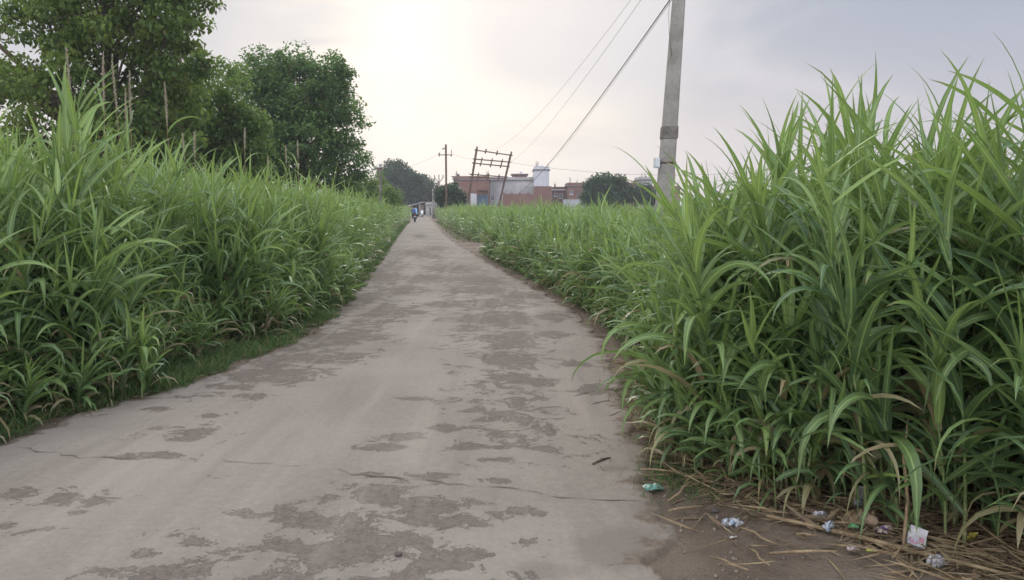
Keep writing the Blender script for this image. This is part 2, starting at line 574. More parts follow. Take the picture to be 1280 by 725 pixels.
build_ground()
WEAR = [(25, 628, 34, 10), (85, 632, 50, 12), (12, 668, 28, 9), (228, 548, 42, 10), (190, 577, 38, 5), (160, 581, 22, 4), (262, 524, 15, 4), (195, 516, 18, 4), (100, 650, 12, 3),
        (315, 500, 28, 5), (330, 479, 50, 6), (390, 452, 75, 9), (430, 424, 60, 11), (478, 393, 50, 11), (350, 470, 60, 8), (470, 345, 24, 10), (455, 375, 30, 8), (290, 488, 30, 5),
        (470, 626, 60, 16), (540, 640, 70, 15), (430, 668, 70, 18), (480, 684, 95, 17), (345, 692, 45, 17), (420, 706, 120, 18), (250, 690, 25, 8), (180, 702, 14, 6), (302, 652, 30, 6),
        (560, 660, 60, 13), (372, 660, 40, 14), (540, 602, 28, 5), (612, 606, 25, 5), (655, 644, 14, 5), (672, 648, 12, 4), (655, 683, 20, 7), (585, 700, 25, 9), (560, 715, 40, 9),
        (500, 552, 34, 6), (488, 566, 30, 4), (600, 566, 40, 5), (626, 521, 36, 5), (578, 520, 24, 4), (566, 541, 28, 4), (685, 566, 22, 5), (470, 600, 18, 4), (625, 580, 25, 4), (520, 505, 16, 3),
        (640, 430, 50, 13), (640, 455, 48, 12), (652, 480, 40, 11), (622, 402, 55, 12), (612, 382, 62, 8), (592, 352, 46, 8), (602, 366, 50, 7), (560, 338, 40, 7), (530, 350, 36, 7),
        (520, 318, 22, 6), (500, 365, 38, 7), (690, 420, 28, 5), (720, 458, 22, 4), (752, 490, 28, 6), (690, 398, 30, 6), (650, 372, 30, 6), (545, 312, 18, 4), (525, 296, 10, 3), (538, 322, 20, 4),
        (560, 384, 40, 5), (475, 405, 30, 6)]
DAMP = [(775, 690, 85, 34), (820, 640, 40, 20), (770, 590, 25, 6), (800, 470, 30, 20), (690, 720, 60, 16)]


def build_road():
    m, t = new_mat('worn_concrete_road')
    co = t.coord()
    wear = t.attr('wear')
    damp = t.attr('damp')
    edge = t.attr('edge')
    n = t.noise(co, 4.2, 9, 0.70, 0.7)
    n2 = t.noise(co, 22.0, 5, 0.65)
    n3 = t.noise(co, 140.0, 3, 0.6)
    nb = t.noise(co, 0.55, 4, 0.5)
    field = t.math('ADD', wear, t.math('MULTIPLY', t.math('SUBTRACT', n, 0.5), 3.0))
    field = t.math('ADD', field, t.math('MULTIPLY', t.math('SUBTRACT', n2, 0.5), 1.0))
    nf = t.noise(co, 75.0, 5, 0.7)
    field = t.math('ADD', field, t.math('MULTIPLY', t.math('SUBTRACT', nf, 0.5), 0.7))
    patch = t.smooth(field, 0.46, 0.66)
    light = t.mix(t.smooth(nb, 0.3, 0.7), (0.194, 0.168, 0.140), (0.258, 0.227, 0.190))
    light = t.mix(t.smooth(n2, 0.35, 0.7, 0.0, 0.35), light, (0.31, 0.268, 0.218))
    dark = t.mix(t.smooth(t.math('ADD', t.math('MULTIPLY', n2, .5), t.math('MULTIPLY', nf, .5)), 0.38, 0.62), (0.090, 0.073, 0.060), (0.160, 0.132, 0.108))
    dark = t.mix(t.smooth(t.noise(co, 1.7, 3), .4, .65, 0, .4), dark, (0.160, 0.134, 0.110))
    dust = t.mix(t.smooth(n2, 0.3, 0.7), (0.115, 0.087, 0.063), (0.185, 0.148, 0.112))
    col = t.mix(t.smooth(t.math('ADD', damp, t.math('MULTIPLY', t.math('SUBTRACT', n, 0.5), 0.9)), 0.35, 0.8, 0, 0.55), light, (0.15, 0.125, 0.105))
    col = t.mix(t.math('MULTIPLY', patch, 0.86), col, dark)
    col = t.mix(t.smooth(t.math('ADD', edge, t.math('MULTIPLY', t.math('SUBTRACT', n, 0.5), 1.6)), 0.46, 0.66, 0, 0.9), col, dust)
    n4 = t.noise(co, 48.0, 5, 0.7)
    col = t.mix(t.smooth(n4, 0.50, 0.72, 0, 0.38), col, (0.13, 0.11, 0.09))
    streak = t.node('ShaderNodeMapping')
    streak.inputs['Scale'].default_value = (3.2, 0.22, 1)
    streak.inputs['Rotation'].default_value = (0, 0, R(-7))
    t.put(streak.inputs[0], co)
    st = t.noise(streak.outputs[0], 1.3, 4, 0.55)
    col = t.mix(t.smooth(st, 0.5, 0.72, 0, 0.35), col, (0.33, 0.285, 0.235))
    col = t.mix(t.smooth(st, 0.48, 0.30, 0, 0.28), col, (0.14, 0.118, 0.098))
    spk = t.smooth(n3, 0.60, 0.70, 0, 0.5)
    col = t.mix(spk, col, t.mix(patch, (0.20, 0.175, 0.15), (0.25, 0.23, 0.21)))
    hgt = t.math('ADD', t.math('ADD', t.math('MULTIPLY', patch, -0.5), t.math('MULTIPLY', n2, 0.35)), t.math('MULTIPLY', n3, 0.3))
    rough = 0.95
    t.out(t.bsdf(col, rough, t.bump(hgt, 0.7, 0.014), 0, 0.06))
    mc = mat_mottled('road_crack', (0.07, 0.058, 0.048), (0.13, 0.11, 0.092), 20, 0.95, 0.3)
    ys = [-30, -20, -12, -6, -2, 0, 1.5]
    y = 2.2
    while y < 230:
        ys.append(y)
        y += max(0.035, 0.009 * (y - 2) if y < 40 else 0.03 * y)
    ys = np.array(ys + [230])
    U = 110
    u = np.linspace(0, 1, U)
    wob = lambda y, s: 0.03 * np.sin(y * 2.7 + s) + 0.035 * np.sin(y * 6.1 + 2 * s) + 0.02 * np.sin(y * 14.3 + s)
    jag = lambda: np.convolve(rng.normal(0, .030, len(ys)), [.25, .5, .25], 'same') + rng.normal(0, .008, len(ys))
    XL, XR = xl(ys) + wob(ys, 1.0) + jag(), xr(ys) + wob(ys, 2.4) + jag()
    X = XL[:, None] * (1 - u) + XR[:, None] * u
    Y = np.broadcast_to(ys[:, None], X.shape)
    Z = 0.012 + 0.03 * np.sin(PI * u)[None] * np.ones_like(X) + 0.006 * np.sin(X * 1.9 + Y * 0.7) * np.sin(Y * 1.1)
    Z[:, 0] = -0.03
    Z[:, -1] = -0.03
    f_ = Y * math.cos(PIT) + CH * math.sin(PIT)
    ok = Y > 2
    px = np.where(ok, PW / 2 + FPX * X / f_, 9999)
    py = np.where(ok, PH / 2 - FPX * (Y * math.sin(PIT) - CH * math.cos(PIT)) / f_, 9999)

    def field_of(bl, soft):
        o = np.zeros_like(X)
        for cx, cy, rx, ry in bl:
            d2 = ((px - cx) / rx) ** 2 + ((py - cy) / ry) ** 2
            o = np.maximum(o, np.exp(-0.75 * d2) * soft)
        return o
    we = field_of(WEAR, 0.95)
    bx = 640 - 0.42 * (520 - py)
    band = np.exp(-((px - np.where(py > 330, 560 + (py - 330) * .48, 545)) / (20 + (py - 260) * .25)) ** 2) * np.clip((py - 285) / 30, 0, 1) * np.clip((640 - py) / 80, 0, 1)
    lband = np.exp(-((X - XL[:, None] - .45) / .55) ** 2) * np.clip((Y - 5.2) / 1.5, 0, 1) * np.clip((40 - Y) / 20, 0, 1)
    we = np.maximum(we * .92, np.maximum(band * .46, lband * .60))
    we = np.where(Y < 3.1, 0.35 + 0.2 * np.sin(X * 2 + Y), we)
    da = field_of(DAMP, 0.9)
    ed = np.exp(-np.minimum(X - XL[:, None], XR[:, None] - X) / 0.16)
    v, f = strips(np.stack([X, Y, Z], -1)[None])
    nv = len(v)
    # cracks: thin irregular dark strips lying a hair above the slab
    cv, cf = [], []
    zi = lambda x, y: 0.012 + 0.03 * math.sin(PI * min(1, max(0, (x - float(xl(y))) / float(xr(y) - xl(y))))) + 0.006 * math.sin(x * 1.9 + y * 0.7) * math.sin(y * 1.1) + 0.004
    rnd = random.Random(3)

    def crack(pts, w):
        P2 = [gp(*p) for p in pts]
        out = []
        for a, b in zip(P2, P2[1:]):
            n_ = max(2, int(math.dist(a, b) / 0.06))
            for k in range(n_):
                s = k / n_
                out.append((a[0] + (b[0] - a[0]) * s + rnd.uniform(-.012, .012), a[1] + (b[1] - a[1]) * s + rnd.uniform(-.02, .02)))
        out.append(P2[-1])
        n0 = nv + len(cv)
        for i, (x, y) in enumerate(out):
            ww = w * rnd.choice((.12, .3, .5, .7, 1.0)) * min(1, 6 * i / len(out) + .1, 6 * (1 - i / len(out)) + .1)
            cv.append((x, y - ww, zi(x, y)))
            cv.append((x, y + ww, zi(x, y)))
        for i in range(len(out) - 1):
            cf.append((n0 + 2 * i, n0 + 2 * i + 2, n0 + 2 * i + 3, n0 + 2 * i + 1))
    crack([(415, 592), (440, 600), (510, 606), (560, 611), (640, 618), (700, 627), (750, 630), (812, 634)], 0.007)
    crack([(20, 563), (60, 571), (100, 580), (150, 581), (210, 582)], 0.005)
    crack([(275, 585), (330, 588), (375, 591)], 0.004)
    crack([(715, 499), (740, 492), (768, 487)], 0.012)
    crack([(738, 509), (762, 503)], 0.011)
    crack([(760, 523), (778, 516)], 0.010)
    v = np.vstack([v, np.array(cv)])
    mi = np.concatenate([np.zeros(len(f)), np.ones(len(cf))])
    f = np.vstack([f, np.array(cf)])
    pad = np.zeros(len(cv))
    me = np_mesh('road', v, f, [m, mc], None, mi, {'wear': np.concatenate([we.ravel(), pad]), 'damp': np.concatenate([da.ravel(), pad]), 'edge': np.concatenate([ed.ravel(), pad])})
    tag(link('road', me), kind='structure')


build_road()


# ------------------------------------------------------------------ reeds
def h_right(x, y):
    d = np.hypot(x - 1.6, y - 3.6)
    base = np.interp(y, [2, 4.6, 6.2, 7.6, 9, 11, 20, 60, 120], [1.72, 1.74, 1.46, 1.10, 1.14, 1.22, 1.26, 1.40, 1.6])
    # the tall stand keeps its height further back, away from the road
    return base + np.clip((x - xb(y)) * 0.10, 0, 0.30) * (y < 9) + 0.14 * np.exp(-((x - 2.3) / .7) ** 2 - ((y - 4.7) / .9) ** 2)


def h_left(x, y):
    return 0.40 * np.exp(-((x + 4.0) / 0.75) ** 2 - ((y - 7.2) / 0.9) ** 2) + np.interp(y, [3, 5, 8, 14, 25, 40, 120], [1.50, 1.58, 1.72, 1.80, 1.72, 1.6, 1.6])


def scatter(x_of, y0, y1, depth, dens, side):
    """Jittered points behind a base line; side +1 right, -1 left; returns x, y, distance behind the line."""
    step = 1 / math.sqrt(dens)
    ys = np.arange(y0, y1, step)
    ds = np.arange(0, depth, step)
    Y, D = np.meshgrid(ys, ds, indexing='ij')
    Y = Y + rng.uniform(-.5, .5, Y.shape) * step
    D = np.abs(D + rng.uniform(-.5, .5, D.shape) * step)
    X = x_of(Y) + side * D
    return X.ravel(), Y.ravel(), D.ravel()


left_line = lambda y: xl(y) - 0.48 - 0.28 * np.exp(-((y - 8.3) / 1.1) ** 2) - 0.15 * np.sin(y * 1.9) - 0.12 * np.sin(y * 4.7 + 1)
right_line = lambda y: xb(y) - 0.10 * (y < 5) + 0.22 * ((y > 5.5) & (y < 27)) + 0.06 * np.sin(y * 3.7) + 0.05 * np.sin(y * 8.3)


def make_stand(x, y, d, side, hf, lod, vig=1.0, skirt=False):
    n = len(x)
    wav = np.sin(x * 2.1 + 1.7 * np.sin(y * 0.9)) * np.sin(y * 1.45 + 0.8 * np.sin(x * 1.3) + side)
    h = hf(x, y) * (1 + (0.09 if side > 0 else 0.10) * wav) * rng.normal(1.0, 0.11, n).clip(0.68, 1.18 if side > 0 else 1.28)
    h = h * (rng.uniform(0.14, 0.42, n) if skirt else np.where(d < 0.35, rng.uniform(0.42, 1.0, n), 1.0))
    nx = -side * np.ones(n)
    ny = rng.normal(0, 0.55, n)
    nrm = np.hypot(nx, ny)
    ld = np.stack([nx / nrm, ny / nrm], -1)
    lean = np.where(d < 1.2, rng.uniform(0.02, 0.28, n), rng.uniform(0.0, 0.20, n))
    if not skirt:                                # tufts: canes spread outward from the middle of their clump
        cs = 0.72
        ix, iy = np.floor(x / cs), np.floor(y / cs)
        hsh = lambda a, b, k: np.modf(np.abs(np.sin(a * 12.9898 + b * 78.233 + k) * 43758.5453))[0]
        ox, oy = x - (ix + .25 + .5 * hsh(ix, iy, 1)) * cs, y - (iy + .25 + .5 * hsh(ix, iy, 2)) * cs
        od = np.hypot(ox, oy) / (cs * .5)
        ax_, ay_ = ox + nx * .10, oy + ny * .05
        nrm = np.hypot(ax_, ay_) + 1e-6
        ld = np.stack([ax_ / nrm, ay_ / nrm], -1)
        lean = 0.03 + 0.26 * np.clip(od, 0, 1.3) * rng.uniform(.4, 1.3, n)
        h = h * (1.06 - 0.16 * np.clip(od, 0, 1.2)) * (0.90 + 0.20 * hsh(ix, iy, 3))
    z = np.zeros(n)
    base = np.stack([x, y, z], -1)
    return dict(base=base, h=h, ld=ld, lean=lean, az0=rng.uniform(0, 2 * PI, n), vig=np.full(n, vig) * rng.normal(1, .18, n).clip(.6, 1.45), lod=lod)


def sub(st, mask):
    return {k: (v[mask] if isinstance(v, np.ndarray) else v) for k, v in st.items()}


# three depth zones each side
x, y, d = scatter(right_line, 2.3, 12, 5.0, 40, 1)
k = rng.random(len(x)) < np.where(d < 1.5, 1.0, 0.55)
k &= np.hypot(x, y) > 2.4
k &= ~((y < 2.9) & (d < 0.5))
rn = make_stand(x[k], y[k], d[k], 1, h_right, 1, 1.12); rn_d = d[k]
x, y, d = scatter(left_line, 3.2, 15, 5.5, 34, -1)
k = rng.random(len(x)) < np.where(d < 1.8, 1.0, 0.5)
ln = make_stand(x[k], y[k], d[k], -1, h_left, 1, 1.0); ln_d = d[k]

# which ones stand nearest and in the open: they become reeds of their own
def rank(st, dd):
    b = st['base']
    u = PW / 2 + FPX * b[:, 0] / b[:, 1]
    s = np.hypot(b[:, 0], b[:, 1]) * (1 + 0.9 * np.clip(dd - 0.5, 0, 9))
    return np.where((u > -60) & (u < PW + 60), s, 1e9)


rk_r, rk_l = rank(rn, rn_d), rank(ln, ln_d)
NR, NL = 170, 118
own_r = np.zeros(len(rk_r), bool); own_r[np.argsort(rk_r)[:NR]] = True
own_l = np.zeros(len(rk_l), bool); own_l[np.argsort(rk_l)[:NL]] = True


def own_reeds():
    V = []
    for k in range(30):
        hh = [2.15, 1.95, 1.75, 1.55, 1.25, 0.9][k % 6]
        gs, gl = Geo(), Geo()
        one = np.ones(1)
        reeds(gs, gl, np.zeros((1, 3)), one * hh, np.array([[1.0, 0.0]]), one * (0.03 + 0.075 * (k % 5)), one * rng.uniform(0, PI), one * (1.12 if k % 2 else 1.0), 0, dryness=0.0)
        V.append((hh, gs.mesh('stem', [M_STEM]), gl.mesh('foliage', [M_REED]), 0.03 + 0.075 * (k % 5)))
    out = []
    for side, st, own in ((1, rn, own_r), (-1, ln, own_l)):
        idx = np.nonzero(own)[0]
        for i in idx:
            b, h = st['base'][i], st['h'][i]
            cand = sorted(range(len(V)), key=lambda q: abs(V[q][0] - h) + 2.2 * abs(V[q][3] - st['lean'][i]) + random.random() * 0.25)[0]
            hh, ms, ml, _ = V[cand]
            low = h < 1.35
            far = b[1] > 7.5
            if side > 0:
                lab = ('short young reed arching out at the foot of the tall stand right of the road' if low else
                       'tall green reed with long blades in the thinner stand farther along the right edge' if far else
                       'tall broad-leaved reed in the big near stand above the roadside rubbish')
                grp = 'reeds in the tall stand right of the road'
            else:
                lab = ('short young reed leaning over the grass verge left of the road' if low else
                       'tall slender reed farther along the front of the left roadside bank' if far else
                       'tall leafy reed in the near front of the left roadside bank')
                grp = 'reeds along the left roadside bank'
            az = math.atan2(st['ld'][i][1], st['ld'][i][0]) + random.uniform(-.25, .25)
            t = thing('reed', lab, 'reed', tuple(b), az, grp)
            s = h / hh
            if side > 0:                          # keep to the top line of the stand
                zt = max(v.co.z for v in ml.vertices)
                while s > .4:
                    qx, qy = to_px(b[0], b[1], zt * s)
                    if qy >= np.interp(qx, [780, 850, 900, 1000, 1100, 1180, 1300], [240, 205, 140, 112, 80, 70, 50]):
                        break
                    s *= .96
            t.scale = (s * random.uniform(.94, 1.06), s * random.uniform(.94, 1.06), s)
            link('stem', ms, t)
            link('foliage', ml, t)
            out.append(t)
    return out


OWN = own_reeds()


def hero(label, group, px, py_top, Y, h, rz, lean, vig, up):
    base = P(px, 262, Y)
    gs, gl = Geo(), Geo()
    one = np.ones(1)
    reeds(gs, gl, np.zeros((1, 3)), one * h, np.array([[1.0, 0.0]]), one * lean, one * up, one * vig, 0, dryness=0.0, tintoff=.12)
    t = thing('reed', label, 'reed', (base.x, Y, 0), rz, group)
    link('stem', gs.mesh('stem', [M_STEM]), t)
    link('foliage', gl.mesh('foliage', [M_REED]), t)


hero('tallest light green reed, its spear tips reaching the olive tree at the left', 'reeds along the left roadside bank', 92, 110, 6.6, 2.22, 1.0, .05, 1.1, .9)
hero('second tall light green reed close beside the tallest one at the left', 'reeds along the left roadside bank', 72, 140, 6.9, 2.05, 2.2, .06, 1.1, .3)
hero('reed whose spear tips reach highest at the right edge of the view', 'reeds in the tall stand right of the road', 1262, 60, 4.3, 1.60, 2.6, .05, 1.2, .6)
hero('reed with bright upright spear tips standing clear against the blue-grey sky right of the pole', 'reeds in the tall stand right of the road', 1118, 90, 4.9, 1.46, 2.9, .04, 1.2, 1.2)
hero('short reed with long drooping blades hanging over the straw above the grey-white wrapper', 'reeds in the tall stand right of the road', 1010, 500, 3.95, .95, 3.6, .12, 1.35, .2)


def stand_object(name, label, parts):
    gs, gl = Geo(), Geo()
    g = Geo()
    for st in parts:
        if len(st['base']):
            a = Geo(); b = Geo()
            reeds(a, b, st['base'], st['h'], st['ld'], st['lean'], st['az0'], st['vig'], st['lod'])
            for src, mi in ((a, 0), (b, 1)):
                for j in range(len(src.co)):
                    # faces inside src are already offset: shift back by rebuilding
                    pass
                co = np.concatenate(src.co); f = np.concatenate(src.f)
                g.add(co, f, np.concatenate(src.uv), mi, np.concatenate(src.tint), np.concatenate(src.dry))
    o = link(name, g.mesh(name, [M_STEM, M_REED]))
    tag(o, label, 'reeds', kind='stuff')
    return o


def zone(line, y0, y1, depth, dens, side, hf, lod, thin=None, vig=1.0, skirt=False):
    x, y, d = scatter(line, y0, y1, depth, dens, side)
    if thin is not None:
        k = rng.random(len(x)) < np.interp(d, thin[0], thin[1])
        x, y, d = x[k], y[k], d[k]
    return make_stand(x, y, d, side, hf, lod, vig, skirt)


stand_object('reed_bed', 'dense bank of tall green reeds filling the left roadside',
             [sub(ln, ~own_l), zone(lambda y: left_line(y) + 0.28, 3.4, 15, .6, 40, -1, h_left, 2, None, .8, True), zone(lambda y: left_line(y) + 0.15, 15, 40, .5, 20, -1, h_left, 3, None, .9, True),
              zone(left_line, 15, 34, 6.5, 22, -1, h_left, 2, ([0, 2, 7], [1, .6, .4])),
              zone(left_line, 34, 75, 7, 11, -1, h_left, 3, ([0, 2, 7], [1, .6, .4])), zone(left_line, 75, 150, 8, 4, -1, h_left, 3),
              zone(lambda y: left_line(y) - 5.5, 3.5, 15, 5, 4, -1, h_left, 2)])
stand_object('reed_bed', 'wide field of green reeds on the right running back to the brick houses',
             [sub(rn, ~own_r), zone(lambda y: right_line(y) - 0.12, 3.75, 12, .5, 46, 1, h_right, 2, None, .8, True), zone(lambda y: right_line(y) - 0.1, 12, 27, .5, 20, 1, h_right, 3, None, .9, True),
              zone(right_line, 12, 27.6, 7, 27, 1, h_right, 2, ([0, 2.5, 7], [1, .7, .5])),
              zone(lambda y: right_line(y) + 7, 9, 34, 9, 4.5, 1, h_right, 2),
              zone(right_line, 33.6, 62, 9, 14, 1, h_right, 3, ([0, 2.5, 9], [1, .6, .45])),
              zone(lambda y: right_line(y) + 9, 34, 62, 18, 2.2, 1, h_right, 3),
              zone(right_line, 62, 128, 5, 5, 1, h_right, 3), zone(lambda y: right_line(y) + 5, 62, 118, 48, 0.9, 1, h_right, 3),
              zone(lambda y: right_line(y) + 5, 3, 12, 4, 5, 1, h_right, 2)])


# low grass on the verges
def verge_grass():
    g = Geo()

    def blades(x, y, hmin, hmax, w, dry=0.14):
        n = len(x)
        base = np.stack([x, y, np.zeros(n)], -1)
        L = rng.uniform(hmin, hmax, n)
        leaves(g, base, rng.uniform(0, 2 * PI, n), rng.uniform(0.7, 1.5, n), rng.uniform(0.2, 1.5, n), L, np.full(n, w) * rng.uniform(.6, 1.4, n), 3,
               rng.random(n), (rng.random(n) < dry) * 0.9, 0, 2, 0, 0.6)
    # left verge
    for y0, y1, n, w in ((3.5, 8, 15000, .006), (8, 16, 15000, .009), (16, 40, 14000, .018), (40, 90, 5000, .04)):
        y = rng.uniform(y0, y1, n)
        d = np.abs(rng.normal(0.32, 0.26, n))
        x = xl(y) + 0.02 - d + 0.07 * np.sin(y * 3.1) + 0.05 * np.sin(y * 9.0)
        cl = np.sin(y * 2.2) * np.sin(y * 0.9 + 2) + rng.normal(0, .5, n) > -0.75
        blades(x[cl], y[cl], 0.04, 0.20, w)
    # right verge
    for y0, y1, n, w in ((6.4, 8.2, 2600, .007), (8.2, 15, 15000, .009), (15, 27, 7000, .016), (34, 90, 4000, .04)):
        y = rng.uniform(y0, y1, n)
        f = rng.random(n) ** 0.6
        x = xr(y) + 0.14 + f * (xb(y) - xr(y) + 0.5)
        cl = np.sin(y * 1.7) + np.sin(x * 5 + y * 2.2) * .7 + rng.normal(0, .6, n) > -0.6
        blades(x[cl], y[cl], 0.04, 0.22, w)
    # small tufts on the bare soil below the near stand
    for (px, py, r_, n) in ((868, 603, .16, 900), (842, 580, .12, 420), (905, 596, .15, 500), (855, 556, .1, 350), (815, 500, .14, 600), (806, 478, .14, 500)):
        c = gp(px, py)
        blades(c[0] + rng.normal(0, r_, n), c[1] + rng.normal(0, r_ * 1.2, n), 0.03, 0.12, .004, 0.12)
    tag(link('grass', g.mesh('grass', [M_GRASS])), 'short green grass growing along both road verges', 'grass', kind='stuff')


verge_grass()


# flowering reeds that rise above the left bank with dry plumes
def flowering_reeds():
    M_PLUME = mat_mottled('dry_plume', (0.36, 0.31, 0.23), (0.52, 0.45, 0.35), 30, 0.95, 0.2)
    spots = [(83, 62, 9.5, 'buff plume on a bare stalk, standing alone above the left end of the reeds'),
             (129, 68, 9.0, 'tallest straight buff plume of the pair against the olive tree'),
             (140, 78, 9.2, 'slightly shorter buff plume beside the tallest one before the olive tree'),
             (157, 112, 9.4, 'thin brownish plume low between two taller ones before the olive tree'),
             (162, 90, 9.6, 'dense buff plume just right of the thin low one before the olive tree'),
             (206, 104, 10.2, 'single upright buff plume before the right side of the olive tree'),
             (228, 168, 10.8, 'short pale plume leaning left above the reed tips under the olive tree'),
             (243, 166, 11.0, 'short pale plume leaning right above the reed tips under the olive tree'),
             (306, 160, 13.0, 'slim buff plume below the pale tree where it meets the dark tree'),
             (372, 176, 15.0, 'slightly bent buff plume in front of the dark round tree'),
             (357, 182, 15.3, 'faint thin plume left of the bent one before the dark tree'),
             (335, 196, 14.5, 'short reddish plume close over the reeds before the dark tree')]
    for k, (px, py, Y, lab) in enumerate(spots):
        top = P(px, py, Y)
        r_ = random.Random(k)
        t = thing('flowering_reed', lab, 'reed', (top.x + r_.uniform(-.12, .12), top.y, 0), 0, 'flowering reeds over the left bank')
        h = top.z
        dx = top.x - t.location.x
        bm = bmesh.new()
        tube(bm, [(dx * (s ** 1.5), 0, h * s * 0.97) for s in (0, .25, .5, .75, .9, 1)], [.009, .008, .007, .005, .004, .003], 6)
        bm_obj('stem', bm, M_STRAW, t, smooth=True)
        g = Geo()
        n = 420
        s = rng.random(n)
        pl = 0.55 if py < 120 else 0.34
        zz = h - pl + s * pl
        base = np.stack([dx * (zz / h) ** 1.5, np.zeros(n), zz], -1)
        L = (0.022 + 0.022 * np.sin(PI * np.clip(s * .9 + .08, 0, 1))) * rng.uniform(.6, 1.3, n)
        leaves(g, base, rng.uniform(0, 2 * PI, n), rng.uniform(1.0, 1.5, n), rng.uniform(-.2, .7, n), L, np.full(n, .009), 2, rng.random(n), np.zeros(n), 0, 2)
        link('plume', g.mesh('plume', [M_PLUME]), t)
        g = Geo()
        n = 5
        zz = np.linspace(.35, .8, n) * h
        base = np.stack([dx * (zz / h) ** 1.5, np.zeros(n), zz], -1)
        leaves(g, base, rng.uniform(0, 2 * PI, n), rng.uniform(.9, 1.3, n), rng.uniform(.6, 1.6, n), rng.uniform(.35, .6, n), np.full(n, .03), 6, rng.random(n), np.zeros(n))
        link('foliage', g.mesh('foliage', [M_REED]), t)


flowering_reeds()


# ------------------------------------------------------------------ trees
def tree(name, label, pos, lobes, leaf, n_clump, per, mat, trunk_h, trunk_r, clump_r=0.6, group=None, droop=0.5, seed=1, squash=0.75, barkless=False):
    """lobes: (dx, dy, z, rx, ry, rz) about pos. Crown of leaf faces gathered in clumps; limbs run to the clumps."""
    g_ = np.random.default_rng(seed)
    t = thing(name, label, 'tree' if name != 'shrub' else 'shrub', (pos[0], pos[1], 0), 0, group)
    lob = np.array(lobes, float)
    vol = lob[:, 3] * lob[:, 4] * lob[:, 5]
    pick = g_.choice(len(lob), n_clump, p=vol / vol.sum())
    u = g_.normal(0, 1, (n_clump, 3))
    u /= np.linalg.norm(u, axis=1)[:, None]
    rr = g_.uniform(0.25, 1.0, n_clump) ** 0.45 * g_.normal(1.02, 0.15, n_clump)
    C = lob[pick, :3] + u * rr[:, None] * lob[pick, 3:6]
    C[:, 2] = np.maximum(C[:, 2], 0.3)
    # limbs
    bm = bmesh.new()
    rnd = random.Random(seed)
    tp = [(rnd.uniform(-.1, .1) * k, rnd.uniform(-.1, .1) * k, trunk_h * k / 4) for k in range(5)]
    tube(bm, tp, [trunk_r * 1.35, trunk_r, trunk_r * .9, trunk_r * .85, trunk_r * .75], 10)
    fork = Vector(tp[-1])
    mains = []
    for l in lob:
        c = Vector(l[:3])
        a = fork + Vector((rnd.uniform(-.1, .1), rnd.uniform(-.1, .1), -rnd.uniform(0, .3) * trunk_h))
        mid = a.lerp(c, .5) + Vector((rnd.uniform(-.4, .4), rnd.uniform(-.4, .4), rnd.uniform(0, .5)))
        pts = [a, a.lerp(mid, .5) + Vector((0, 0, .15)), mid, mid.lerp(c, .6), c]
        tube(bm, pts, [trunk_r * f for f in (.62, .5, .4, .26, .12)], 7)
        mains.append((pts, c))
    for k in range(0, n_clump, max(1, n_clump // 110)):
        c = Vector(C[k])
        pts, _ = mains[pick[k]]
        s = pts[rnd.choice((2, 3, 3, 4))]
        mid = s.lerp(c, .5) + Vector((rnd.uniform(-.25, .25), rnd.uniform(-.25, .25), rnd.uniform(0, .3)))
        tube(bm, [s, mid, c], [trunk_r * .17, trunk_r * .11, trunk_r * .04], 5, cap=False)
    bm_obj('trunk', bm, M_BARK, t, smooth=True)
    # leaves
    N = n_clump * per
    cr = clump_r * g_.uniform(.55, 1.35, n_clump)
    v = g_.normal(0, 1, (N, 3))
    v /= np.linalg.norm(v, axis=1)[:, None]
    v *= (g_.random(N) ** 0.42)[:, None]
    ci = np.repeat(np.arange(n_clump), per)
    pos_ = C[ci] + v * np.stack([cr[ci], cr[ci], cr[ci] * squash], -1)
    pos_[:, 2] -= droop * 0.25 * (v[:, 0] ** 2 + v[:, 1] ** 2) * cr[ci]
    az = g_.uniform(0, 2 * PI, N)
    el = g_.normal(-droop, 0.55, N)
    T = np.stack([np.cos(el) * np.cos(az), np.cos(el) * np.sin(az), np.sin(el)], -1)
    S = np.stack([-np.sin(az), np.cos(az), np.zeros(N)], -1)
    Nn = np.cross(T, S)
    roll = g_.normal(0, .6, N)[:, None]
    S = S * np.cos(roll) + Nn * np.sin(roll)
    Nn = np.cross(T, S)
    L = leaf * g_.uniform(.65, 1.35, N)[:, None]
    W = L * 0.30
    a = pos_
    co = np.stack([a, a + T * L * .45 - S * W + Nn * W * .25, a + T * L, a + T * L * .45 + S * W + Nn * W * .25], 1).reshape(-1, 3)
    f = np.arange(N * 4).reshape(N, 4)
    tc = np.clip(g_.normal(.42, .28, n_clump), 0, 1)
    tint = np.clip(tc[ci] + g_.normal(0, .14, N) + 0.38 * v[:, 2], 0, 1)  # clump tops lighter, undersides darker: shading put into the leaf tint
    dry = (g_.random(N) < 0.015) * 0.8
    link('crown', np_mesh('crown', co, f, [mat], None, None, {'tint': np.repeat(tint, 4), 'dry': np.repeat(dry, 4)}, smooth=False), t)
    return t


YA = 24.0
sA = YA / FPX
c0 = P(120, 100, YA)


def lobe(px, py, rpx, rpy, Y, pos, dy=0.0, ry=None):
    c = P(px, py, Y)
    s = Y / FPX
    return (c.x - pos[0], dy, c.z, rpx * s, ry if ry else rpx * s * 0.9, rpy * s)


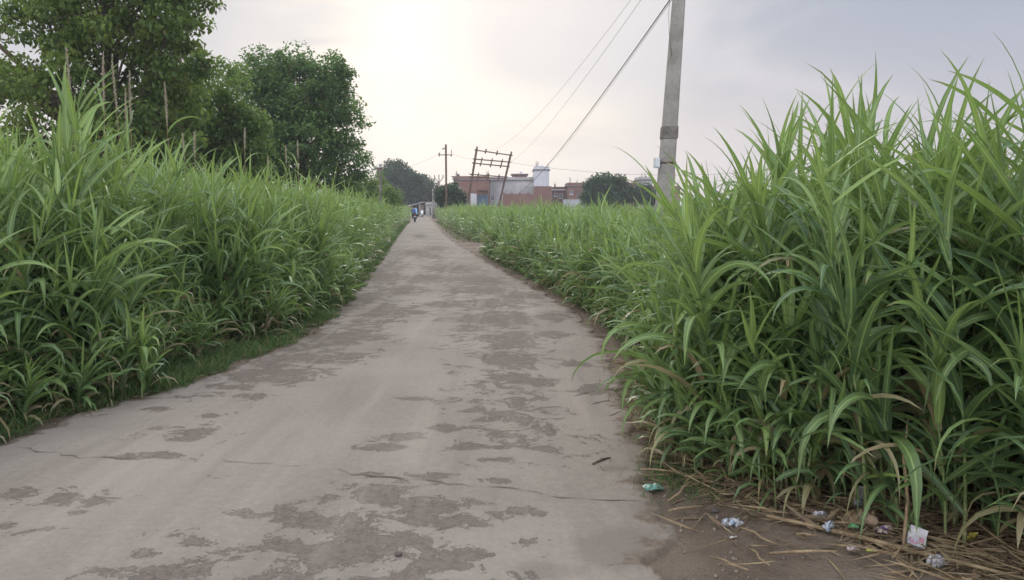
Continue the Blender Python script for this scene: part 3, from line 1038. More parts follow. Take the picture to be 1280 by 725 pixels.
pA = (P(140, 260, YA).x, YA)
tree('broadleaf_tree', 'tall olive-green tree with drooping leaf sprays cut by the frame', pA,
     [lobe(150, 20, 105, 70, YA, pA), lobe(215, 55, 52, 62, YA, pA, -.5), lobe(60, 25, 62, 38, YA, pA), lobe(120, 130, 80, 60, YA, pA, -.6), lobe(195, 140, 52, 60, YA, pA, .3),
      lobe(40, 110, 52, 30, YA, pA), lobe(-10, 95, 30, 40, YA, pA), lobe(30, 175, 50, 22, YA, pA), lobe(150, -90, 110, 70, YA, pA), lobe(110, 190, 100, 50, YA, pA, .5), lobe(-40, 20, 40, 50, YA, pA)],
     0.16, 400, 150, M_TREE_OLIVE, 3.2, .26, .55, 'trees on the left bank', .75, 3)
YB = 30.0
pB = (P(265, 260, YB).x, YB)
tree('broadleaf_tree', 'paler yellow-green tree between the olive tree and the dark round tree', pB,
     [lobe(262, 118, 48, 42, YB, pB), lobe(292, 160, 42, 40, YB, pB), lobe(240, 180, 60, 50, YB, pB), lobe(300, 205, 34, 34, YB, pB), lobe(225, 140, 40, 50, YB, pB)],
     0.145, 330, 130, M_TREE_PALE, 2.2, .18, .6, 'trees on the left bank', .6, 4)
YC = 42.0
pC = (P(380, 260, YC).x, YC)
tree('broadleaf_tree', 'dark green round-crowned tree standing behind the reeds of the left bank', pC,
     [lobe(375, 115, 62, 48, YC, pC), lobe(330, 110, 44, 45, YC, pC), lobe(418, 130, 30, 58, YC, pC), lobe(370, 180, 76, 50, YC, pC), lobe(425, 205, 30, 42, YC, pC), lobe(330, 190, 50, 60, YC, pC), lobe(408, 92, 26, 26, YC, pC), lobe(436, 225, 22, 22, YC, pC)],
     0.18, 440, 130, M_TREE_DARK, 2.6, .28, .72, 'trees on the left bank', .4, 5)
YD = 55.0
pD = (P(455, 262, YD).x, YD)
tree('shrub', 'bright green bushy shrub on the left bank below the dark tree', pD,
     [lobe(448, 236, 26, 20, YD, pD), lobe(472, 244, 24, 17, YD, pD), lobe(430, 240, 24, 22, YD, pD), lobe(490, 250, 14, 10, YD, pD)],
     0.16, 170, 60, M_TREE_PALE, .8, .10, .55, None, .4, 6)
YE = 170.0
for k, (px, lb, label) in enumerate([
        (500, [(497, 222, 20, 17), (512, 238, 20, 20), (486, 236, 14, 22), (500, 248, 22, 12)], 'dark distant tree rising highest at the far end of the road'),
        (530, [(525, 236, 15, 14), (538, 245, 12, 12), (522, 250, 16, 12)], 'low dark distant tree right beside the highest one at the road end')]):
    p_ = (P(px, 260, YE + 6 * k).x, YE + 6 * k)
    tree('broadleaf_tree', label, p_, [lobe(a, b, c, d_, YE + 6 * k, p_) for a, b, c, d_ in lb], 0.50, 300, 170, M_TREE_FAR, 4, .4, 1.5, 'trees at the far end of the road', .3, 8 + k)
YF = 100.0
pF = (P(563, 260, YF).x, YF)
tree('broadleaf_tree', 'small round dark tree behind the lone rusty pole', pF, [lobe(562, 246, 14, 14, YF, pF), lobe(556, 240, 8, 9, YF, pF), lobe(568, 252, 10, 10, YF, pF)], 0.32, 120, 130, M_TREE_FAR, 1.2, .15, .75, None, .3, 11)
YG = 122.0
pG = (P(760, 260, YG).x, YG)
tree('broadleaf_tree', 'dark wide tree before the low brick houses across the reed field', pG, [lobe(752, 234, 17, 13, YG, pG), lobe(765, 233, 15, 13, YG, pG), lobe(745, 242, 14, 12, YG, pG), lobe(778, 242, 16, 9, YG, pG), lobe(760, 248, 26, 10, YG, pG), lobe(793, 244, 12, 9, YG, pG)],
     0.40, 250, 110, M_TREE_FAR, 2.5, .25, 1.1, None, .3, 12)
pH = (P(809, 260, 126).x, 126)
tree('broadleaf_tree', 'small dark tree in front of the grey rooftop hut', pH, [lobe(808, 242, 9, 10, 126, pH), lobe(814, 247, 8, 7, 126, pH)], 0.40, 70, 55, M_TREE_FAR, 1.5, .15, 1.0, None, .3, 13)
# woodland line far behind everything
gt = Geo()


# ------------------------------------------------------------------ houses
def mat_brick():
    m, t = new_mat('red_brick')
    co = t.coord()
    b = t.node('ShaderNodeTexBrick')
    t.put(b.inputs['Vector'], co)
    b.inputs['Color1'].default_value = (0.15, 0.068, 0.052, 1)
    b.inputs['Color2'].default_value = (0.20, 0.096, 0.075, 1)
    b.inputs['Mortar'].default_value = (0.22, 0.17, 0.14, 1)
    b.inputs['Scale'].default_value = 4.0
    rot = t.node('ShaderNodeMapping')
    rot.inputs['Rotation'].default_value = (PI / 2, 0, 0)
    t.put(rot.inputs[0], co)
    t.t.links.new(rot.outputs[0], b.inputs['Vector'])
    n = t.noise(co, 0.7, 5)
    t.out(t.bsdf(t.mix(t.smooth(n, .4, .7, 0, .45), b.outputs[0], (0.24, 0.165, 0.14)), 0.9))
    return m


M_BRICK = mat_brick()
M_PLASTER = mat_mottled('grey_plaster', (0.26, 0.25, 0.245), (0.50, 0.49, 0.485), 0.45, 0.9, 0.2)
M_WHITE = mat_mottled('white_plaster', (0.44, 0.46, 0.50), (0.56, 0.575, 0.60), 0.6, 0.85, 0.1)
M_GLASS = mat_mottled('dark_window', (0.03, 0.035, 0.04), (0.05, 0.055, 0.06), 2, 0.2, 0.0, 0, 0.5)
M_BLUE = mat_mottled('blue_shutter', (0.06, 0.11, 0.17), (0.10, 0.16, 0.23), 2, 0.6, 0.1)
M_DARK = mat_mottled('dark_slab', (0.12, 0.11, 0.11), (0.2, 0.19, 0.18), 1, 0.9, 0.1)
M_TANKW = mat_mottled('pale_plastic_tank', (0.50, 0.52, 0.55), (0.6, 0.62, 0.64), 2, 0.5, 0.05)
M_TANKB = mat_mottled('black_plastic_tank', (0.05, 0.05, 0.055), (0.08, 0.08, 0.085), 2, 0.5, 0.05)


def house(name, label, Y, px0, px1, ptop, dep, mat, group=None, slab=M_DARK, openings=(), base_z=0.0, cat='house'):
    """Flat-roofed block; openings: (px0, px1, ptop, pbot, kind) on the wall that faces the road."""
    a, b = P(px0, ptop, Y), P(px1, ptop, Y)
    t = thing(name, label, cat, ((a.x + b.x) / 2, Y, 0), 0, group)
    hx, H = (b.x - a.x) / 2, a.z
    bm = bmesh.new()
    # wall with real openings cut as a grid
    xs = sorted({-hx, hx} | {P(o[i], 0, Y).x - t.location.x for o in openings for i in (0, 1)})
    zs = sorted({0.0, H} | {max(0, P(px0, o[i], Y).z) for o in openings for i in (2, 3)})
    holes = [(P(o[0], 0, Y).x - t.location.x, P(o[1], 0, Y).x - t.location.x, max(0, P(px0, o[3], Y).z), P(px0, o[2], Y).z) for o in openings]
    for x0, x1 in zip(xs, xs[1:]):
        for z0, z1 in zip(zs, zs[1:]):
            cx, cz = (x0 + x1) / 2, (z0 + z1) / 2
            if any(h[0] < cx < h[1] and h[2] < cz < h[3] for h in holes):
                continue
            bm.faces.new([bm.verts.new(p) for p in ((x0, 0, z0), (x1, 0, z0), (x1, 0, z1), (x0, 0, z1))])
    for q in (((-hx, 0, 0), (-hx, dep, 0), (-hx, dep, H), (-hx, 0, H)), ((hx, 0, 0), (hx, dep, 0), (hx, dep, H), (hx, 0, H)), ((-hx, dep, 0), (hx, dep, 0), (hx, dep, H), (-hx, dep, H)),
              ((-hx, 0, H), (hx, 0, H), (hx, dep, H), (-hx, dep, H))):
        bm.faces.new([bm.verts.new(p) for p in q])
    for (x0, x1, z0, z1) in holes:          # reveals
        for q in (((x0, 0, z0), (x0, .25, z0), (x0, .25, z1), (x0, 0, z1)), ((x1, 0, z0), (x1, .25, z0), (x1, .25, z1), (x1, 0, z1)), ((x0, 0, z1), (x1, 0, z1), (x1, .25, z1), (x0, .25, z1)),
                  ((x0, 0, z0), (x1, 0, z0), (x1, .25, z0), (x0, .25, z0))):
            bm.faces.new([bm.verts.new(p) for p in q])
    bmesh.ops.remove_doubles(bm, verts=bm.verts, dist=1e-4)
    bm_obj('wall', bm, mat, t)
    bm = bmesh.new()
    box(bm, -hx - .18, hx + .18, -.18, dep + .18, H + .003, H + .20)
    rf = bm_obj('roof', bm, slab, t)
    bm = bmesh.new()
    for (x0, x1, y0, y1) in ((-hx, hx, 0, .15), (-hx, hx, dep - .15, dep), (-hx, -hx + .15, .152, dep - .152), (hx - .15, hx, .152, dep - .152)):
        box(bm, x0, x1, y0, y1, H + .203, H + .65)
    bm_obj('parapet', bm, mat, rf)
    rr_ = random.Random(int(px0))
    for k in range(4):
        cx = rr_.choice((-hx + .3, hx - .3, rr_.uniform(-hx + .3, hx - .3)))
        bm = bmesh.new()
        for q in range(3):
            x_ = cx + .12 * q
            tube(bm, [(x_, .4 + .1 * q, H + .205), (x_ + rr_.uniform(-.1, .1), .4, H + rr_.uniform(.9, 1.7))], .022, 5)
        bm_obj('reinforcing_bars', bm, M_RUST, rf)
    for o, (x0, x1, z0, z1) in zip(openings, holes):
        kind = o[4]
        bm = bmesh.new()
        if kind == 'window':
            box(bm, x0, x1, .10, .16, z0, z1)
            w_ = bm_obj('window', bm, M_GLASS, t)
            bm = bmesh.new()
            e = .07
            box(bm, x0, x0 + e, .04, .098, z0, z1)
            box(bm, x1 - e, x1, .04, .098, z0, z1)
            box(bm, x0 + e, x1 - e, .04, .098, z1 - e, z1)
            box(bm, x0 + e, x1 - e, .04, .098, z0, z0 + e)
            box(bm, (x0 + x1) / 2 - .03, (x0 + x1) / 2 + .03, .05, .096, z0 + e, z1 - e)
            bm_obj('frame', bm, M_WHITE, w_)
            bm = bmesh.new()
            box(bm, x0 - .1, x1 + .1, -.08, .035, z0 - .09, z0 - .002)
            bm_obj('sill', bm, M_WHITE, w_)
        elif kind == 'shutter':
            n = 12
            for k in range(n):
                za, zb = z0 + (z1 - z0) * k / n, z0 + (z1 - z0) * (k + 1) / n
                box(bm, x0, x1, .10 + .02 * (k % 2), .18, za, zb - .004)
            bm_obj('shutter', bm, M_BLUE, t)
        else:
            box(bm, x0, x1, .12, .18, z0, z1)
            for (u0, u1) in ((.08, .46), (.54, .92)):
                for (w0, w1) in ((.06, .46), (.54, .94)):
                    box(bm, x0 + (x1 - x0) * u0, x0 + (x1 - x0) * u1, .095, .118, z0 + (z1 - z0) * w0, z0 + (z1 - z0) * w1)
            bm_obj('door', bm, M_DARK, t)
    return t


def roof_hut(hs, px0, px1, pbot, ptop, Y, mat, dy=1.0, dep=3.5):
    a, b = P(px0, ptop, Y + dy), P(px1, ptop, Y + dy)
    z0 = P(px0, pbot, Y + dy).z
    bm = bmesh.new()
    lx = hs.location.x
    box(bm, a.x - lx, b.x - lx, dy, dy + dep, z0, a.z)
    o = bm_obj('roof_hut', bm, mat, hs)
    bm = bmesh.new()
    box(bm, a.x - lx - .2, b.x - lx + .2, dy - .2, dy + dep + .2, a.z + .003, a.z + .18)
    bm_obj('roof', bm, M_DARK, o)


def tank(px, pbot, ptop, Y, mat, label):
    a, b = P(px, pbot, Y), P(px, ptop, Y)
    h = b.z - a.z
    t = thing('water_tank', label, 'water tank', (a.x, Y, a.z), 0, 'rooftop water tanks')
    bm = bmesh.new()
    r_ = h * .46
    lathe(bm, [(r_ * .96, 0), (r_, .04 * h), (r_, .2 * h), (r_ * .96, .23 * h), (r_, .26 * h), (r_, .45 * h), (r_ * .96, .48 * h), (r_, .51 * h), (r_, .68 * h), (r_ * .8, .82 * h), (r_ * .4, .9 * h)], 20)
    bm_obj('body', bm, mat, t, smooth=True)
    bm = bmesh.new()
    lathe(bm, [(r_ * .38, .905 * h), (r_ * .38, .98 * h), (r_ * .3, h)], 16)
    bm_obj('lid', bm, mat, t)


def houses():
    hA = house('brick_house', 'two-storey red brick house with a blue shutter behind the leaning twin poles', 132, 567, 611, 225, 9, M_BRICK, 'houses beyond the field',
               openings=[(595.5, 609.5, 243.5, 258, 'shutter'), (570, 573.5, 233, 239, 'window'), (577, 583, 246, 260, 'door')])
    # plastered strip beside the shutter, and a canopy over it
    lx = hA.location.x
    bm = bmesh.new()
    box(bm, P(587, 0, 132).x - lx, P(594.7, 0, 132).x - lx, -.06, -.003, 0, P(0, 242, 132).z)
    bm_obj('plaster_panel', bm, M_WHITE, hA)
    bm = bmesh.new()
    box(bm, P(596, 0, 132).x - lx, P(609.5, 0, 132).x - lx, -1.3, -.003, P(0, 238.6, 132).z, P(0, 237.4, 132).z)
    for px in (597, 608.5):
        x0 = P(px, 0, 132).x - lx
        box(bm, x0 - .06, x0 + .06, -1.25, -1.13, P(0, 243, 132).z, P(0, 238.62, 132).z)
    bm_obj('canopy', bm, M_RUST, hA)
    roof_hut(hA, 566, 582, 225.2, 221.5, 132, M_WHITE, 2.0)
    hB = house('plastered_house', 'long pale grey plastered house between the brick house and white tower', 140, 606, 668, 226, 10, M_PLASTER, 'houses beyond the field',
               openings=[(613, 617, 245, 251, 'window')])
    roof_hut(hB, 640, 659, 226, 218.5, 140, M_BRICK, 1.5, 5)
    hC = house('tower_house', 'white narrow tower house with brick base and a dark roof slab', 138, 667.5, 686.5, 213, 5, M_WHITE, 'houses beyond the field'
               )
    lx = hC.location.x
    bm = bmesh.new()
    box(bm, P(668, 0, 136).x - lx, P(690.5, 0, 136).x - lx, -3.0, -.01, 0, P(0, 233, 136).z)
    bm_obj('brick_annex', bm, M_BRICK, hC)
    house('brick_house', 'low brick house with two white-framed windows right of the white tower', 142, 691, 709.5, 238, 7, M_BRICK, 'houses beyond the field', slab=M_WHITE,
          openings=[(694, 698, 241, 245.5, 'window'), (700.5, 705, 242, 248, 'window')])
    house('brick_house', 'brick house with a dark doorway left of the wide dark tree', 136, 710, 737, 233, 8, M_BRICK, 'houses beyond the field',
          openings=[(723, 727, 239, 250, 'door'), (730, 734.5, 242, 250, 'window'), (714, 718, 238, 243, 'window')])
    house('brick_house', 'long low brick house showing behind the wide dark tree', 146, 740, 800, 232.5, 9, M_BRICK, 'houses beyond the field', openings=[(784, 788, 238, 243, 'window')])
    hG = house('plastered_house', 'grey cement hut-topped house behind the small dark tree', 143, 799.5, 816, 225.5, 6, M_PLASTER, 'houses beyond the field', openings=[(804, 808, 231, 236, 'window')])
    house('brick_house', 'brick house end half hidden behind the concrete pole', 139, 816.5, 850, 237, 8, M_BRICK, 'houses beyond the field', openings=[(820, 823.5, 241, 246, 'window')])
    tank(677, 212, 206, 140, M_TANKW, 'pale round water tank on top of the white tower')
    tank(651, 218, 214.2, 143, M_TANKW, 'small pale water tank on the brick roof hut')
    tank(572.8, 221.4, 217.3, 135, M_TANKB, 'black water tank on the brick house by the leaning poles')
    tank(807, 224.6, 220, 145, M_TANKB, 'dark water tank on the grey cement house')
    tank(730.5, 231.8, 228.5, 139, M_TANKW, 'pale water tank on the brick house left of the dark tree')
    # boundary wall in front
    a, b = P(630, 241, 124), P(690, 241, 124)
    bm = bmesh.new()
    n = 6
    for k in range(n):
        x0, x1 = a.x + (b.x - a.x) * k / n, a.x + (b.x - a.x) * (k + 1) / n
        box(bm, x0 + .18, x1 - .18, 124, 124.23, 0, a.z - .15 - .06 * (k % 2))
        box(bm, x0 - .17, x0 + .17, 123.93, 124.30, 0, a.z)
    tag(bm_obj('boundary_wall', bm, M_BRICK), 'red brick boundary wall with piers in front of the plastered house', 'wall')
    a, b = P(704, 250, 128), P(733, 250, 128)
    bm = bmesh.new()
    box(bm, a.x, b.x, 128, 128.2, 0, a.z)
    box(bm, a.x - .05, b.x + .05, 127.95, 128.25, a.z + .003, a.z + .1)
    tag(bm_obj('boundary_wall', bm, M_WHITE), 'low whitewashed wall before the brick house with the doorway', 'wall')
    # shed and pale wall at the end of the road
    a, b = P(511, 256, 135), P(526, 256, 135)
    t = thing('roadside_shed', 'small beige shed with a pale sloping sheet roof at the road end', 'shed', ((a.x + b.x) / 2, 135, 0))
    hx = (b.x - a.x) / 2
    bm = bmesh.new()
    box(bm, -hx, -.5, 0, 4, 0, a.z); box(bm, .9, hx, 0, 4, 0, a.z); box(bm, -.498, .898, 3.6, 4, 0, a.z); box(bm, -.498, .898, 0, .2, 2.0, a.z)
    bm_obj('wall', bm, mat_mottled('beige_plaster', (.36, .30, .25), (.46, .39, .33), .6), t)
    bm = bmesh.new()
    vs = box(bm, -hx - .4, hx + .5, -1.2, 4.4, a.z + .01, a.z + .10)
    for v in vs:
        v.co.z += .28 * (v.co.x / hx)
    bm_obj('roof', bm, M_WHITE, t)
    bm = bmesh.new()
    for x in (-hx + .1, hx - .1):
        box(bm, x - .08, x + .08, -1.1, -.95, 0, a.z + .28 * x / hx + .005)
    bm_obj('post', bm, M_CONC, t)
    house('plastered_house', 'small pale house at the road end under the distant trees', 150, 532, 542, 257, 7, M_PLASTER, 'houses beyond the field', openings=[(534, 536, 260, 269, 'door'), (538, 540, 260, 263, 'window')])


houses()


# ------------------------------------------------------------------ poles and wires
def tube_thing(name, label, cat, pts, r, mat, group=None, sides=6):
    bm = bmesh.new()
    tube(bm, pts, r, sides)
    return tag(bm_obj(name, bm, mat, smooth=True), label, cat, group)


def insulator(bm, p, d, L, r):
    """Stack of porcelain discs along d."""
    p, d = Vector(p), Vector(d).normalized()
    n = 9
    pts, rads = [], []
    for k in range(n + 1):
        pts.append(p + d * (L * k / n))
        rads.append(r if k % 2 else r * .55)
    tube(bm, pts, rads, 10)


def poles():
    # near concrete pole, out of the top of the frame
    Y = 16.0
    b, tp = P(829.5, 262, Y), P(848.5, 0, Y)
    ax = (tp - b) / (tp.z - b.z)
    foot = b - ax * b.z
    t = thing('utility_pole', 'tall tapering grey concrete pole with a dark band rising behind near reeds', 'utility pole', tuple(foot))
    H = 8.6
    bm = bmesh.new()
    for z0, z1 in ((0, H),):
        rings = []
        for k in range(13):
            s = k / 12
            z = H * s
            hw, hd = .175 * (1 - s) + .085 * s, .15 * (1 - s) + .075 * s
            c = ax * z
            e = .025
            rings.append([bm.verts.new((c.x + sx * (hw - (e if q else 0)), c.y + sy * (hd - (0 if q else e)), z)) for sx, sy, q in
                          ((-1, -1, 0), (-1, -1, 1), (1, -1, 1), (1, -1, 0), (1, 1, 0), (1, 1, 1), (-1, 1, 1), (-1, 1, 0))])
        for r0, r1 in zip(rings, rings[1:]):
            for k in range(8):
                bm.faces.new((r0[k], r0[(k + 1) % 8], r1[(k + 1) % 8], r1[k]))
        bm.faces.new(rings[0][::-1]); bm.faces.new(rings[-1])
    bm_obj('shaft', bm, M_CONC, t)

    def sleeve(name, z0, z1, grow, mat):
        bm = bmesh.new()
        rings = []
        for z in (z0, z0 + .01, z1 - .01, z1):
            s = z / H
            g = grow if z0 < z < z1 else .002
            hw, hd = .175 * (1 - s) + .085 * s + g, .15 * (1 - s) + .075 * s + g
            c = ax * z
            rings.append([bm.verts.new((c.x + sx * hw, c.y + sy * hd, z)) for sx, sy in ((-1, -1), (1, -1), (1, 1), (-1, 1))])
        for r0, r1 in zip(rings, rings[1:]):
            for k in range(4):
                bm.faces.new((r0[k], r0[(k + 1) % 4], r1[(k + 1) % 4], r1[k]))
        return bm_obj(name, bm, mat, t)
    zz = lambda py: P(835, py, Y).z
    sleeve('band', zz(174), zz(158), .012, M_CONC_D)
    sleeve('strap', zz(205), zz(202.5), .010, M_RUST)
    z0, z1 = zz(210), zz(198)
    bm = bmesh.new()
    c = ax * z0
    box(bm, c.x - .27, c.x - .168, -.19, -.02, z0, z1)
    box(bm, c.x - .262, c.x - .176, -.203, -.192, z0 + .015, z1 - .015)
    bm_obj('junction_box', bm, M_TANKW, t, bevel=.006)
    bm = bmesh.new()
    c = ax * 7.4
    box(bm, c.x - .6, c.x + .6, -.16, -.10, 7.36, 7.44)
    bm_obj('crossarm', bm, M_RUST, t)
    sleeve('strap', zz(-6), zz(-10), .012, M_RUST)
    c = ax * zz(-8)
    hook = foot + Vector((c.x - .10, -.16, c.z))
    c2 = ax * zz(-14)
    hook2 = foot + Vector((c2.x + .0, -.17, c2.z))

    def wire(a, b, sag, r, label, n=40):
        a, b = Vector(a), Vector(b)
        pts = [a.lerp(b, k / n) - Vector((0, 0, 4 * sag * (k / n) * (1 - k / n))) for k in range(n + 1)]
        tube_thing('power_cable', label, 'cable', pts, r, M_CABLE, 'power cables')
    wire(hook, P(626, 245, 104.8), 1.5, .013, 'thick black cable dropping from the concrete pole to the foot of the leaning frame')
    wire(hook2, P(676, 211, 138), .75, .006, 'thin grey cable just beside the thick one below the concrete pole')
    # high lines to the leaning twin-pole frame
    e1, e2 = Vector((6.25, 15, 11.0)), Vector((6.95, -10, 11.8))
    wire(P(601, 189, 105), e1, 2.4, .007, 'faint high cable from the top of the leaning frame, upper of the pair', 70)
    wire(P(637, 203, 105), e2, 1.8, .008, 'faint high cable from the right pole of the leaning frame, lower of the pair', 70)
    wire(P(637, 203, 105), P(1010, 208, 100), 1.35, .016, 'slack cable from the leaning frame across to the right behind the tower', 50)
    wire(P(551, 191, 95), P(493, 212, 118), .35, .012, 'short faint cable from the lone rusty pole towards the distant trees', 20)
    wire(P(565, 192, 95), P(594, 199, 105), .15, .010, 'short faint cable between the rusty pole and leaning frame', 20)
    a = foot + ax * zz(-3) + Vector((-.2, -.12, 0))
    pts = [a, a + Vector((-.02, 0, -.35)), a + Vector((0, 0, -.75)), a + Vector((.06, 0, -1.15))]
    tube_thing('loose_wire', 'thin loose wire end hanging down beside the concrete pole', 'wire', pts, .004, M_CABLE)

    # leaning twin-pole frame
    Y = 105.0
    t = thing('pole_structure', 'leaning rusty twin-pole power frame with three tiers of crossbars', 'power frame', tuple(P(604, 260, Y) - Vector((0, 0, CH))))
    o = Vector(t.location)
    q = lambda px, py, dy=0.0: P(px, py, Y) - o + Vector((0, dy, 0))
    for (b_, tp_) in (((584.2, 258), (596, 185.5)), ((623.6, 257), (638.6, 192.3))):
        bb, tt = q(*b_), q(*tp_)
        d_ = (tt - bb) / (tt.z - bb.z)
        bb = bb - d_ * bb.z
        bm = bmesh.new()
        n = 8
        for k in range(n):                         # I-section post: two flanges and a web
            pass
        side = Vector((1, 0, 0))
        for (x0, x1, y0, y1) in ((-.14, .14, -.11, -.085), (-.14, .14, .085, .11), (-.025, .025, -.084, .084)):
            vs = box(bm, x0, x1, y0, y1, 0, tt.z)
            for v in vs:
                v.co.x += bb.x + d_.x * v.co.z
        bm_obj('post', bm, M_RUST, t)
    rows = [((595, 187.8), (639, 194.2)), ((593.2, 199), (636.8, 202.7)), ((592, 204), (635.2, 208.3)), ((588.6, 218), (632.8, 221.4)), ((588, 221), (632, 223.8))]
    for k, (a_, b_) in enumerate(rows):
        bm = bmesh.new()
        a3, b3 = q(*a_, -.16), q(*b_, -.16)
        h_ = .075
        vs = box(bm, a3.x - .2, b3.x + .2, -.16 - .05, -.16 + .045, -h_, h_)
        for v in vs:
            s = (v.co.x - a3.x) / (b3.x - a3.x)
            v.co.z += a3.z + (b3.z - a3.z) * s
        bm_obj('crossbar', bm, M_RUST, t)
    for (r0, r1) in ((1, 2), (3, 4)):
        for s in (.21, .50, .79):
            lr = lambda r_, s=s: tuple(rows[r_][0][i] * (1 - s) + rows[r_][1][i] * s for i in (0, 1))
            a3, b3 = q(*lr(r0), -.30), q(*lr(r1), -.30)
            d_ = (a3 - b3).normalized()
            bm = bmesh.new()
            insulator(bm, b3 - d_ * .32, d_, (a3 - b3).length + .6, .11)
            bm_obj('insulator', bm, M_PORC, t, smooth=True)
    for s in (.25, .57):
        p_ = q(595 * (1 - s) + 639 * s, 187.8 * (1 - s) + 194.2 * s, -.16)
        bm = bmesh.new()
        insulator(bm, p_ + Vector((.05, -.12, -.30)), (.25, 0, 1), .62, .12)
        bm_obj('insulator', bm, M_PORC, t, smooth=True)
    for px, py in ((596, 185), (639, 191.5)):
        bm = bmesh.new()
        insulator(bm, q(px, py + 1), (.1, 0, 1), .3, .14)
        bm_obj('insulator', bm, M_PORC, t, smooth=True)

    # lone pole with one crossarm
    Y = 95.0
    t = thing('utility_pole', 'lone rusty steel pole with one crossarm at the far road side', 'utility pole', (P(558, 260, Y).x, Y, 0))
    H = P(558, 180.5, Y).z
    bm = bmesh.new()
    box(bm, -.11, .11, -.09, -.07, 0, H); box(bm, -.11, .11, .07, .09, 0, H); box(bm, -.03, .03, -.068, .068, 0, H)
    bm_obj('shaft', bm, M_RUST, t)
    za = P(558, 193.7, Y).z
    bm = bmesh.new()
    box(bm, -.85, .72, -.16, -.092, za - .05, za + .05)
    bm_obj('crossarm', bm, M_RUST, t)
    for x, l in ((-.80, .20), (.66, .55)):
        bm = bmesh.new()
        insulator(bm, (x, -.126, za + .052), (0, 0, 1), l, .10 if l < .3 else .05)
        insulator(bm, (x, -.126, za - .054), (0, 0, -1), .12, .11)
        bm_obj('insulator', bm, M_PORC, t, smooth=True)
    bm = bmesh.new()
    zb = P(558, 186, Y).z
    tube(bm, [(-.09, 0, zb + .1), (-.25, 0, zb + .05), (-.42, 0, zb - .05)], [.05, .06, .10], 8)
    bm_obj('insulator', bm, M_PORC, t, smooth=True)

    # smaller poles behind
    for px, ptop, Y, arms, label in ((549, 218, 112, True, 'pale slim pole with V-shaped arms behind the lone rusty pole'),
                                     (543.4, 232, 114, False, 'pale slim distant pole between two others at the road end, taller one'),
                                     (541.2, 236, 116, False, 'pale slim distant pole at the road end, shorter and leftmost of its pair')):
        t = thing('utility_pole', label, 'utility pole', (P(px, 260, Y).x, Y, 0))
        H = P(px, ptop, Y).z
        bm = bmesh.new()
        tube(bm, [(0, 0, 0), (0, 0, H * .5), (0, 0, H)], [.13, .11, .08], 10)
        bm_obj('shaft', bm, M_CONC, t, smooth=True)
        bm = bmesh.new()
        if arms:
            for s in (-1, 1):
                tube(bm, [(0, -.12, H - 1.2), (s * .6, -.12, H - .45)], .05, 6)
                insulator(bm, (s * .6, -.12, H - .45), (0, 0, 1), .35, .08)
        else:
            box(bm, -.45, .45, -.2, -.13, H - .5, H - .4)
        bm_obj('crossarm', bm, M_RUST, t)
    # pole grown over on the left bank
    Y = 50.0
    t = thing('utility_pole', 'weathered greenish pole with creeper standing in the left bank', 'utility pole', (P(475.5, 260, Y).x, Y, 0))
    H = P(475.5, 205, Y).z
    bm = bmesh.new()
    tube(bm, [(0, 0, 0), (.03, 0, H * .5), (.05, 0, H)], [.12, .105, .09], 10)
    bm_obj('shaft', bm, M_CONC, t, smooth=True)
    bm = bmesh.new()
    box(bm, -.16, .20, -.17, -.12, H - .35, H - .25)
    bm_obj('crossarm', bm, M_RUST, t)
    g = Geo()
    n = 420
    zz_ = rng.uniform(.5, H - .4, n)
    an = rng.uniform(0, 2 * PI, n)
    base = np.stack([.03 + .15 * np.cos(an), .15 * np.sin(an), zz_], -1)
    leaves(g, base, an, rng.uniform(-.5, .6, n), rng.uniform(.3, 1, n), rng.uniform(.12, .24, n), np.full(n, .10), 2, rng.random(n), np.zeros(n), 0, 2)
    link('creeper', g.mesh('creeper', [M_TREE_PALE]), t)


poles()


# ------------------------------------------------------------------ motorcycles and rider
M_TYRE = mat_mottled('tyre_rubber', (.02, .02, .02), (.035, .035, .035), 8, .85)
M_BLACK = mat_mottled('black_paint', (.02, .02, .022), (.035, .035, .04), 8, .35, .05, 0, .5)
M_CHROME = mat_mottled('dull_chrome', (.45, .45, .45), (.55, .55, .55), 8, .35, .05, .8)
M_WPAINT = mat_mottled('white_paint', (.75, .75, .74), (.82, .82, .80), 8, .35, .05, 0, .5)
M_RED = mat_mottled('red_lens', (.35, .03, .03), (.4, .05, .04), 8, .3)
M_KURTA = mat_mottled('blue_cloth', (.05, .10, .30), (.08, .15, .40), 9, .9, .3)
M_SCARF = mat_mottled('pale_blue_cloth', (.25, .45, .62), (.32, .52, .68), 9, .9, .3)
M_TROUS = mat_mottled('dark_trousers', (.03, .035, .05), (.05, .05, .07), 9, .9, .3)
M_SKIN = mat_mottled('brown_skin', (.22, .12, .08), (.27, .15, .10), 9, .6)
M_HAIR = mat_mottled('black_hair', (.012, .01, .01), (.02, .018, .016), 9, .6)


def wheel_geo(bm, y, r, rt, axis_x=0.0):
    n, m = 28, 8
    ring = []
    for i in range(n):
        a = 2 * PI * i / n
        c = Vector((axis_x, y + r * math.cos(a), r + rt + r * math.sin(a)))
        rad = Vector((0, math.cos(a), math.sin(a)))
        ring.append([bm.verts.new(c + rad * (rt * math.cos(2 * PI * j / m)) + Vector((1, 0, 0)) * (rt * math.sin(2 * PI * j / m))) for j in range(m)])
    for i in range(n):
        for j in range(m):
            bm.faces.new((ring[i][j], ring[(i + 1) % n][j], ring[(i + 1) % n][(j + 1) % m], ring[i][(j + 1) % m]))


